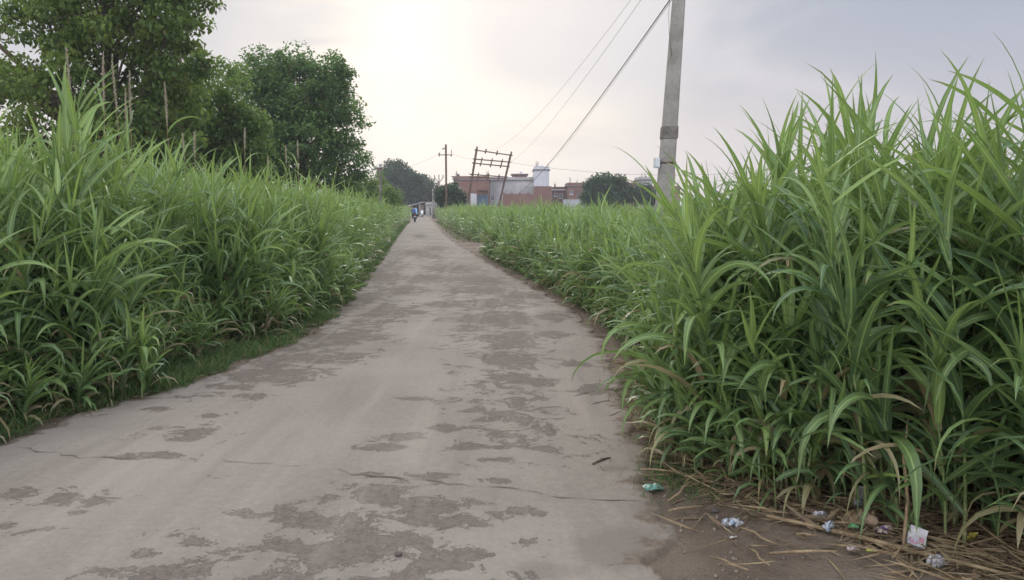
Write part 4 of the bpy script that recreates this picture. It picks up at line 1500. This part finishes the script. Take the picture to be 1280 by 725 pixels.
def motorcycle(label, loc, rz, body_mat, front_white=False):
    """Points along +Y."""
    t = thing('motorcycle', label, 'motorcycle', loc, rz, 'motorcycles on the road')
    for y in (-.62, .64):
        bm = bmesh.new()
        wheel_geo(bm, y, .25, .055)
        w = bm_obj('wheel', bm, M_TYRE, t, smooth=True)
        bm = bmesh.new()
        for k in range(10):
            a = 2 * PI * k / 10
            tube(bm, [(0, y, .305), (0, y + .21 * math.cos(a), .305 + .21 * math.sin(a))], .008, 5)
        tube(bm, [(-.06, y, .305), (.06, y, .305)], .045, 12)
        bm_obj('rim', bm, M_CHROME, w)
        bm = bmesh.new()
        for s in range(9):
            a0, a1 = PI * (.15 + .7 * s / 9), PI * (.15 + .7 * (s + 1) / 9)
            p = [(x, y + rr_ * math.cos(a), .305 + rr_ * math.sin(a)) for a in (a0, a1) for x in (-.07, .07) for rr_ in (.335, .345)]
            vs = [bm.verts.new(q) for q in p]
            for q in ((0, 2, 6, 4), (1, 5, 7, 3), (0, 4, 5, 1), (2, 3, 7, 6), (0, 1, 3, 2), (4, 6, 7, 5)):
                bm.faces.new([vs[i] for i in q])
        bm_obj('mudguard', bm, M_WPAINT if front_white and y > 0 else body_mat, t)
    bm = bmesh.new()
    for s in (-1, 1):
        tube(bm, [(s * .09, .64, .305), (s * .085, .50, .72), (s * .08, .42, .98)], .022, 8)
        tube(bm, [(s * .09, -.62, .305), (s * .06, -.15, .38), (s * .05, .30, .45)], .025, 8)
        tube(bm, [(s * .10, -.58, .34), (s * .10, -.48, .66)], .03, 8)
    tube(bm, [(0, .42, .95), (0, .25, .62), (0, .10, .38)], .035, 8)
    tube(bm, [(0, -.62, .72), (0, -.2, .70), (0, .30, .75)], .03, 8)
    bm_obj('frame', bm, M_BLACK, t)
    bm = bmesh.new()
    box(bm, -.14, .14, -.10, .26, .26, .56)
    tube(bm, [(.13, .2, .30), (.15, -.1, .24), (.16, -.75, .30)], [.03, .04, .05], 10)
    bm_obj('engine', bm, M_CHROME, t, bevel=.03)
    bm = bmesh.new()
    tube(bm, [(0, -.06, .80), (0, .05, .84), (0, .20, .87), (0, .34, .85), (0, .40, .80)], [.08, .13, .155, .13, .07], 14)
    bm_obj('fuel_tank', bm, body_mat, t, smooth=True)
    bm = bmesh.new()
    vs = box(bm, -.13, .13, -.72, -.02, .74, .84)
    for v in vs:
        v.co.z += .05 * (v.co.y < -.5)
    bm_obj('saddle', bm, M_BLACK, t, bevel=.03)
    bm = bmesh.new()
    tube(bm, [(-.36, .22, 1.03), (-.20, .34, 1.06), (0, .42, 1.02), (.20, .34, 1.06), (.36, .22, 1.03)], .015, 8)
    hb = bm_obj('handlebar', bm, M_BLACK, t, smooth=True)
    bm = bmesh.new()
    for s in (-1, 1):
        tube(bm, [(s * .25, .33, 1.06), (s * .34, .36, 1.22)], .007, 6)
        tube(bm, [(s * .34, .35, 1.22), (s * .34, .372, 1.22)], [.06, .055], 12)
    bm_obj('mirror', bm, M_BLACK, hb)
    bm = bmesh.new()
    tube(bm, [(0, .40, .92), (0, .46, .92), (0, .54, .92)], [.06, .11, .10], 16)
    hl = bm_obj('headlight', bm, M_WPAINT, t, smooth=True)
    if front_white:
        bm = bmesh.new()
        prof = [(-.24, .50, 1.00), (-.20, .56, .80), (-.10, .60, .62), (.10, .60, .62), (.20, .56, .80), (.24, .50, 1.00), (.12, .52, 1.14), (-.12, .52, 1.14)]
        f0 = [bm.verts.new(p) for p in prof]
        f1 = [bm.verts.new((x * .94, y - .10, z)) for x, y, z in prof]
        bm.faces.new(f0)
        bm.faces.new(f1[::-1])
        for k in range(8):
            bm.faces.new((f0[k], f0[(k + 1) % 8], f1[(k + 1) % 8], f1[k]))
        bm_obj('front_cowl', bm, M_WPAINT, t, smooth=False)
    bm = bmesh.new()
    box(bm, -.07, .07, -.80, -.745, .76, .84)
    bm_obj('tail_light', bm, M_RED, t, bevel=.01)
    bm = bmesh.new()
    box(bm, -.10, .10, -.815, -.805, .54, .64)
    bm_obj('number_plate', bm, M_WPAINT, t)
    return t


def skin_obj(name, nodes, edges, mat, parent, root=0, levels=2):
    me = bpy.data.meshes.new(name)
    me.from_pydata([n[0] for n in nodes], edges, [])
    o = link(name, me, parent)
    me.materials.append(mat)
    sk = o.modifiers.new('skin', 'SKIN')
    sk.use_smooth_shade = True
    for v, n in zip(me.skin_vertices[0].data, nodes):
        v.radius = (n[1], n[2] if len(n) > 2 else n[1])
        v.use_root = False
    me.skin_vertices[0].data[root].use_root = True
    sb = o.modifiers.new('subsurf', 'SUBSURF')
    sb.levels = sb.render_levels = levels
    return o


def rider(loc, rz):
    t = thing('person', 'rider in a blue tunic with a pale blue scarf seated on the dark motorcycle', 'person', loc, rz)
    n, e = [], []

    def chain(pts, start=None):
        prev = start
        for p in pts:
            n.append(p)
            if prev is not None:
                e.append((prev, len(n) - 1))
            prev = len(n) - 1
        return prev
    chain([((0, -.28, .93), .15, .17)])
    spine = chain([((0, -.26, 1.08), .14, .16), ((0, -.22, 1.24), .15, .18), ((0, -.18, 1.36), .12, .15)], 0)
    neck = chain([((0, -.16, 1.46), .055), ((0, -.14, 1.53), .055)], spine)
    chain([((0, -.13, 1.60), .088, .10), ((0, -.135, 1.70), .08, .085)], neck)
    for s in (-1, 1):
        wrist = chain([((s * .17, -.18, 1.36), .065), ((s * .28, -.10, 1.16), .050), ((s * .33, .10, 1.06), .040), ((s * .335, .17, 1.055), .028)], spine)
        palm = chain([((s * .335, .205, 1.06), .030)], wrist)
        for k in range(4):                       # fingers curl over the grip
            x = s * (.305 + .018 * k)
            chain([((x, .235, 1.062), .010), ((x, .250, 1.04), .009), ((x, .238, 1.015), .008)], palm)
        chain([((s * .30, .215, 1.035), .011), ((s * .295, .23, 1.015), .009)], wrist)
        chain([((s * .11, -.20, .92), .095), ((s * .22, .16, .80), .075), ((s * .17, .02, .42), .055), ((s * .16, -.03, .30), .045), ((s * .17, .12, .27), .04)], 0)
    skin_obj('body', n, e, M_SKIN, t)
    # clothing just proud of the body
    n, e = [], []
    chain([((0, -.29, .90), .175, .20)])
    sp = chain([((0, -.26, 1.08), .158, .18), ((0, -.22, 1.24), .168, .20), ((0, -.18, 1.37), .135, .165)], 0)
    for s in (-1, 1):
        chain([((s * .17, -.18, 1.36), .08), ((s * .28, -.10, 1.16), .066), ((s * .325, .06, 1.075), .055)], sp)
    skin_obj('tunic', n, e, M_KURTA, t)
    n, e = [], []
    chain([((0, -.27, .90), .15)])
    for s in (-1, 1):
        chain([((s * .11, -.20, .91), .11), ((s * .22, .16, .80), .09), ((s * .17, .02, .42), .07), ((s * .16, -.03, .31), .06)], 0)
    skin_obj('trousers', n, e, M_TROUS, t)
    bm = bmesh.new()
    bmesh.ops.create_uvsphere(bm, u_segments=16, v_segments=10, radius=.115)
    for v in bm.verts:
        v.co.y *= 1.08
        v.co.z *= 1.1
        if v.co.y > .03 and v.co.z < .03:
            v.co.y = .03
        v.co += Vector((0, -.15, 1.67))
    bm_obj('hair', bm, M_HAIR, t, smooth=True)
    bm = bmesh.new()
    tube(bm, [(-.09, -.10, 1.44), (.02, -.06, 1.46), (.10, -.12, 1.45), (.13, -.30, 1.42), (.16, -.38, 1.20), (.18, -.42, .95), (.19, -.43, .82)], [.03, .045, .05, .06, .075, .085, .06], 10)
    bm_obj('scarf', bm, M_SCARF, t, smooth=True)
    bm = bmesh.new()                             # face: nose, eyes, ears, mouth
    for p, r_ in (((0, -.035, 1.61), .016), ((-.035, -.048, 1.635), .010), ((.035, -.048, 1.635), .010), ((0, -.042, 1.565), .014), ((-.10, -.13, 1.62), .022), ((.10, -.13, 1.62), .022)):
        bmesh.ops.create_icosphere(bm, subdivisions=1, radius=r_, matrix=Matrix.Translation(p))
    bm_obj('face', bm, M_SKIN, t, smooth=True)
    return t


g1 = gp(518.5, 278)
motorcycle('dark motorcycle carrying the rider in blue along the left of the road', (g1[0], g1[1], .02), R(10), M_BLACK)
rider((g1[0], g1[1], .02), R(10))
g2 = gp(527.6, 271.8)
motorcycle('small white-fronted motorcycle farther down the middle of the road', (g2[0], g2[1], .02), R(187), M_BLACK, True)


# ------------------------------------------------------------------ litter on the soil and straw
def ground_z(x, y):
    dr = max(x - float(xr(y)), float(xl(y)) - x, 0)
    z = min(max(dr - .10, 0), .6) * .06
    z += 0.018 * math.sin(x * 5.1 + 1.3 * math.sin(y * 2.3)) * math.sin(y * 4.3 + math.cos(x * 3.1)) * min(1, max(0, dr / .4))
    if dr <= 0:
        u = (x - float(xl(y))) / float(xr(y) - xl(y))
        z = 0.012 + 0.03 * math.sin(PI * u)
    return z


def straw():
    g = Geo()
    n = 3400
    y = rng.uniform(2.4, 7.5, n)
    x = xb(y) + rng.normal(0.02, 0.20, n)
    k = (x > xr(y) + .06)
    # plus thinner cover away from the stand
    x, y = x[k], y[k]
    x2 = np.concatenate([rng.uniform(.8, 3, 140), rng.uniform(1.5, 2.7, 900)]); y2 = np.concatenate([rng.uniform(2.6, 4.6, 140), rng.uniform(2.75, 3.7, 900)])
    k = x2 > xr(y2) + .02
    x, y = np.concatenate([x, x2[k]]), np.concatenate([y, y2[k]])
    y3 = rng.uniform(5, 16, 500); x3 = np.where(rng.random(500) < .5, xl(y3) - rng.uniform(-.03, .25, 500), xr(y3) + rng.uniform(0, .3, 500))
    x, y = np.concatenate([x, x3]), np.concatenate([y, y3])
    n = len(x)
    z = np.array([ground_z(a, b) for a, b in zip(x, y)]) + rng.uniform(.002, .045, n) * (rng.random(n) < .6) + .004
    az = rng.uniform(-1.6, 1.2, n) + PI * (rng.random(n) < .5)
    leaves(g, np.stack([x, y, z], -1), az, rng.normal(0, .10, n), rng.normal(0, .16, n), rng.uniform(.05, .34, n), rng.uniform(.003, .013, n), 4, rng.random(n), np.zeros(n), .5, 3, 0, 1.2, .3)
    m_ = 1100                                   # flat rotted leaf pieces
    yy = rng.uniform(2.6, 6.8, m_)
    xx = xb(yy) + rng.normal(.05, .26, m_)
    kk = xx > xr(yy) + .1
    xx, yy = xx[kk], yy[kk]
    m_ = len(xx)
    zz = np.array([ground_z(a, b) for a, b in zip(xx, yy)]) + rng.uniform(.004, .03, m_)
    leaves(g, np.stack([xx, yy, zz], -1), rng.uniform(0, 2 * PI, m_), rng.normal(.1, .25, m_), rng.normal(.3, .5, m_), rng.uniform(.05, .22, m_), rng.uniform(.010, .032, m_), 4, rng.random(m_), np.zeros(m_), .5, 3, 1, 1.0, .4)
    me = g.mesh('straw', [M_STRAW, mat_mottled('rotted_leaf', (0.085, 0.06, 0.04), (0.21, 0.155, 0.095), 18, 0.9, 0.3)])
    tag(link('straw', me), 'scattered dry straw and dead blades on the soil below the reeds', 'straw', kind='stuff')
    # larger dead canes one can pick out
    canes = [((958, 662), (1290, 745), .011, 'longest dry cane lying along the edge of the straw'),
             ((927, 672), (968, 697), .006, 'short pale dry cane on bare soil below the blue bag'),
             ((933, 695), (962, 722), .005, 'short thin dry cane near the bottom edge on bare soil'),
             ((962, 705), (1045, 712), .007, 'dry cane lying level across the bare soil'),
             ((995, 686), (1020, 693), .006, 'broken stub of dry cane below the grey wrapper'),
             ((886, 703), (935, 727), .005, 'thin dry cane cut by the bottom edge of the view'),
             ((800, 595), (850, 600), .006, 'dry cane pointing at the road above the teal packet'),
             ((810, 515), (845, 524), .006, 'dry cane on the verge beside the cracked road edge'),
             ((835, 632), (868, 612), .006, 'tilted dry cane beside the grass tuft near the packet'),
             ((1128, 700), (1180, 660), .008, 'dry cane leaning up against the near reeds by the paper box'),
             ((1150, 690), (1200, 725), .009, 'thick dry cane running down below the paper box'),
             ((880, 640), (835, 648), .007, 'dry cane beside the dark stone')]
    for (a, b, r_, lab) in canes:
        A, B = gp(*a), gp(*b)
        za, zb = ground_z(*A) + r_ + .02, ground_z(*B) + r_ + .03
        if 'leaning up' in lab:
            B = (A[0] + .12, A[1] + .25); zb = .55
        m1 = ((A[0] * 2 + B[0]) / 3 + .012, (A[1] * 2 + B[1]) / 3, (za * 2 + zb) / 3 + .004)
        m2 = ((A[0] + 2 * B[0]) / 3 - .012, (A[1] + 2 * B[1]) / 3, (za + 2 * zb) / 3 + .004)
        bm = bmesh.new()
        tube(bm, [(*A, za), m1, m2, (*B, zb)], [r_ * .8, r_, r_ * .95, r_ * .5], 7)
        tag(bm_obj('dead_cane', bm, M_STRAW, smooth=True), lab, 'dead cane', 'dead canes on the soil')


straw()


def mat_print(name, cols, scale, rough=.4, seed=0.0):
    """Packet print: bands and patches of a few colours."""
    m, t = new_mat(name)
    co = t.coord()
    mp = t.node('ShaderNodeMapping')
    mp.inputs['Location'].default_value = (seed, seed * 2, 0)
    t.put(mp.inputs[0], co)
    v = t.node('ShaderNodeTexVoronoi')
    v.inputs['Scale'].default_value = scale
    t.put(v.inputs['Vector'], mp.outputs[0])
    sx = t.node('ShaderNodeSeparateColor')
    t.put(sx.inputs[0], v.outputs['Color'])
    f = sx.outputs[0]
    col = cols[0]
    for k, c in enumerate(cols[1:]):
        col = t.mix(t.math('GREATER_THAN', f, (k + 1) / len(cols)), col, c)
    n = t.noise(co, 60, 3)
    col = t.mix(t.smooth(n, .36, .66, 0, .7), col, (.19, .155, .115))
    t.out(t.bsdf(col, rough, t.bump(n, .5, .004), 0, .5))
    return m


def pouch(name, label, cat, px, py, w, l, h, rz, mat, crumple=.012, fold=0.0, seed=0, lift=0.01, tilt=(0, 0)):
    """Flattened film pouch: swollen in the middle, crimped at both ends, wrinkled all over."""
    r_ = random.Random(seed)
    w, l, h = w * .85, l * .85, h * .8
    g = gp(px, py)
    bm = bmesh.new()
    nx, ny = 12, 9
    top, bot = [], []
    for j in range(ny):
        for i in range(nx):
            u, v = i / (nx - 1) * 2 - 1, j / (ny - 1) * 2 - 1
            sw = (1 - abs(u) ** 4) * (1 - v * v) ** .6
            cr = r_.uniform(-1, 1) * crumple
            x, y = u * l / 2 + r_.uniform(-1, 1) * crumple * .5, v * w / 2 * (1 - .10 * (1 - u * u)) + r_.uniform(-1, 1) * crumple * .4
            z = fold * abs(u) * l
            top.append(bm.verts.new((x, y, z + h * sw + cr * .8 + .0025)))
            bot.append(bm.verts.new((x, y, z - h * .3 * sw + cr * .5)))
    ix = lambda i, j: j * nx + i
    for j in range(ny - 1):
        for i in range(nx - 1):
            bm.faces.new((top[ix(i, j)], top[ix(i + 1, j)], top[ix(i + 1, j + 1)], top[ix(i, j + 1)]))
            bm.faces.new((bot[ix(i, j)], bot[ix(i, j + 1)], bot[ix(i + 1, j + 1)], bot[ix(i + 1, j)]))
    rim = [(i, 0) for i in range(nx)] + [(nx - 1, j) for j in range(1, ny)] + [(i, ny - 1) for i in range(nx - 2, -1, -1)] + [(0, j) for j in range(ny - 2, 0, -1)]
    for a, b in zip(rim, rim[1:] + rim[:1]):
        bm.faces.new((top[ix(*b)], top[ix(*a)], bot[ix(*a)], bot[ix(*b)]))
    o = bm_obj(name, bm, mat, smooth=True)
    o.location = (g[0], g[1], ground_z(*g) + lift)
    o.rotation_euler = (tilt[0], tilt[1], rz)
    return tag(o, label, cat, 'litter below the reeds' if cat != 'stone' else None)


def stone(name, label, px, py, r_, mat, squash=.6, seed=0, lift=None):
    g = gp(px, py)
    rnd = random.Random(seed)
    bm = bmesh.new()
    bmesh.ops.create_icosphere(bm, subdivisions=3, radius=r_)
    ph = [rnd.uniform(0, 6) for _ in range(3)]
    for v in bm.verts:
        v.co *= 1 + .14 * math.sin(v.co.x / r_ * 2.2 + ph[0]) * math.sin(v.co.y / r_ * 2.6 + ph[1]) + .06 * math.sin(v.co.z / r_ * 5 + ph[2])
        v.co.z *= squash
    o = bm_obj(name, bm, mat, smooth=True)
    o.location = (g[0], g[1], ground_z(*g) + (lift if lift is not None else r_ * squash * .6))
    return tag(o, label, 'stone')


def litter():
    T = lambda nm, cols, sc, sd=0.: mat_print(nm, cols, sc, .35, sd)
    pouch('packet', 'teal and silver flattened packet lying on the road edge', 'packet', 816, 614, .085, .125, .016, R(18), T('teal_print', [(.05, .22, .18), (.10, .34, .28), (.45, .52, .48), (.04, .16, .13)], 45), .006, seed=1, lift=.008)
    pouch('plastic_bag', 'small crumpled blue and white plastic bag on the bare soil', 'plastic bag', 915, 661, .05, .10, .022, R(10), T('blue_film', [(.12, .28, .50), (.45, .52, .60), (.55, .58, .62)], 40, 1.), .016, seed=2)
    pouch('paper_scrap', 'tiny pale paper scrap lying just below the blue bag', 'paper scrap', 917, 678, .018, .04, .004, R(5), T('pale_paper', [(.45, .47, .46), (.50, .52, .50)], 40, 2.), .004, seed=3)
    pouch('wrapper', 'grey-white curled wrapper on the straw, first below the reeds', 'wrapper', 1025, 665, .04, .075, .02, R(-8), T('silver_film', [(.45, .45, .47), (.55, .55, .57), (.10, .10, .12)], 30, 3.), .014, seed=4, lift=.03)
    pouch('wrapper', 'pale blue crumpled wrapper standing below the grey-white one', 'wrapper', 1033, 681, .04, .05, .03, R(50), T('pale_blue_film', [(.38, .45, .54), (.48, .53, .60)], 30, 4.), .016, seed=5, lift=.03, tilt=(.5, 0))
    pouch('wrapper', 'bright green little wrapper in the straw', 'wrapper', 1066, 679, .025, .05, .012, R(-15), T('green_film', [(.08, .42, .12), (.12, .50, .18)], 30, 5.), .009, seed=6, lift=.035)
    pouch('paper_bag', 'crushed brown paper bag among straw between green and red wrappers', 'paper bag', 1076, 668, .09, .17, .05, R(8), T('brown_paper', [(.26, .18, .10), (.32, .23, .13)], 20, 6.), .022, seed=7, lift=.03)
    stone('stone', 'round tan stone resting against the brown paper bag', 1089, 673, .028, mat_mottled('tan_stone', (.30, .22, .15), (.40, .30, .21), 30), .9, 3, lift=.05)
    pouch('packet', 'red, white and violet torn packet in the straw', 'packet', 1106, 680, .055, .10, .02, R(12), T('red_print', [(.45, .07, .06), (.60, .52, .50), (.62, .50, .46), (.16, .08, .32)], 28, 7.), .013, seed=8, lift=.03)
    pouch('wrapper', 'bright yellow wrapper leaning at the foot of the near reeds', 'wrapper', 1212, 693, .04, .075, .012, R(100), T('yellow_film', [(.55, .45, .05), (.62, .52, .08)], 30, 8.), .010, seed=9, lift=.05, tilt=(.2, .9))
    pouch('wrapper', 'small yellow-green wrapper low in the straw near the bottom edge', 'wrapper', 1088, 711, .025, .05, .010, R(-10), T('lime_film', [(.42, .48, .05), (.48, .55, .08)], 30, 9.), .007, seed=10, lift=.03)
    pouch('plastic_bag', 'grey crumpled plastic bag cut by the bottom edge', 'plastic bag', 1168, 722, .06, .09, .03, R(20), T('grey_film', [(.30, .29, .32), (.42, .41, .44)], 30, 10.), .02, seed=11, lift=.03)
    pouch('plastic_strip', 'grey-blue plastic strip hanging upright among the reed stems', 'plastic strip', 1073, 655, .04, .16, .006, R(80), T('grey_blue_film', [(.22, .26, .32), (.30, .34, .40)], 30, 11.), .010, seed=12, lift=.09, tilt=(0, 1.25))
    pouch('wrapper', 'faded pinkish wrapper half covered by straw below the green one', 'wrapper', 1066, 706, .04, .06, .010, R(-30), T('faded_film', [(.34, .26, .26), (.40, .32, .30)], 30, 12.), .01, seed=13, lift=.02)
    # white paper box with a pale pink and violet print
    g = gp(1143, 699)
    t = thing('paper_box', 'white paper box with pink print standing in the straw', 'box', (g[0], g[1], ground_z(*g) + .03), R(-15), 'litter below the reeds')
    t.rotation_euler = (R(-52), R(16), R(-22))
    bm = bmesh.new()
    box(bm, -.036, .036, -.009, .009, 0, .062)
    bm_obj('carton', bm, mat_mottled('white_card', (.40, .39, .38), (.58, .58, .59), 30, .6), t, bevel=.002)
    bm = bmesh.new()
    box(bm, -.030, .004, -.0112, -.0095, .006, .030)
    box(bm, .008, .029, -.0112, -.0095, .022, .048)
    bm_obj('print', bm, mat_print('pink_print', [(.55, .25, .30), (.45, .42, .60), (.50, .30, .36)], 60), t)
    bm = bmesh.new()
    vs = box(bm, -.036, .036, -.009, -.0075, .0625, .082)
    for v in vs:
        v.co.y -= (v.co.z - .0625) * .8
    bm_obj('flap', bm, bpy.data.materials['white_card'], t)
    stone('stone', 'dark small stone on straw beside the bare soil', 893, 642, .022, mat_mottled('dark_stone', (.06, .05, .045), (.10, .085, .075), 30), .7, 4)
    stone('stone', 'flat blackish stone lying on the dark worn road surface', 498, 704, .017, bpy.data.materials['dark_stone'], .4, 5, lift=.006)
    A, B = gp(741, 586), gp(763, 577)
    bm = bmesh.new()
    tube(bm, [(*A, ground_z(*A) + .008), ((A[0] + B[0]) / 2, (A[1] + B[1]) / 2 + .01, ground_z(*A) + .012), (*B, ground_z(*B) + .008)], [.006, .008, .004], 6)
    tag(bm_obj('twig', bm, M_BARK, smooth=True), 'short dark twig lying alone on the pale road', 'twig')
    for k, (px, py, lab) in enumerate(((393, 407, 'curled tan dead leaf on the left road edge by the grass'), (350, 432, 'grey-brown dead leaf on the left road edge below the grass'))):
        pouch('dead_leaf', lab, 'dead leaf', px, py, .05, .16, .012, R(20 + 40 * k), M_STRAW, .012, .1, 20 + k)
    # small stones and clods along both edges
    g = Geo()
    n = 1600
    y = rng.uniform(2.6, 14, n)
    x = np.where(rng.random(n) < .7, xr(y) + np.abs(rng.normal(.02, .25, n)), xl(y) - np.abs(rng.normal(0, .08, n)))
    s = rng.uniform(.002, .0135, n) ** 1.0 * rng.uniform(.4, 1, n)
    oc = np.array([(1, 0, 0), (0, 1, 0), (-1, 0, 0), (0, -1, 0), (0, 0, 1), (0, 0, -1)], float)
    co = np.stack([x, y, np.array([ground_z(a, b) for a, b in zip(x, y)]) + s * .3], -1)[:, None] + oc[None] * s[:, None, None] * rng.uniform(.6, 1.3, (n, 6, 1))
    tri = np.array([(0, 1, 4), (1, 2, 4), (2, 3, 4), (3, 0, 4), (1, 0, 5), (2, 1, 5), (3, 2, 5), (0, 3, 5)])
    f = (tri[None] + 6 * np.arange(n)[:, None, None]).reshape(-1, 3)
    me = np_mesh('gravel', co.reshape(-1, 3), f, [mat_mottled('gravel', (.14, .11, .085), (.28, .23, .18), 9)])
    tag(link('gravel', me), 'loose grit and clods along the road edges', 'gravel', kind='stuff')


litter()


# ------------------------------------------------------------------ air
def haze(density):
    bm = bmesh.new()
    box(bm, -310, 310, -125, 470, -1.2, 30)
    m, t = new_mat('haze')
    v = t.node('ShaderNodeVolumePrincipled')
    v.inputs['Color'].default_value = (.93, .95, 1, 1)
    v.inputs['Density'].default_value = density
    v.inputs['Anisotropy'].default_value = 0.25
    t.out(None, v.outputs[0])
    o = bm_obj('haze', bm, m)
    tag(o, 'thin pale haze in the air over the fields', 'haze', kind='stuff')


HAZE = 0.0007
if HAZE:
    haze(HAZE)
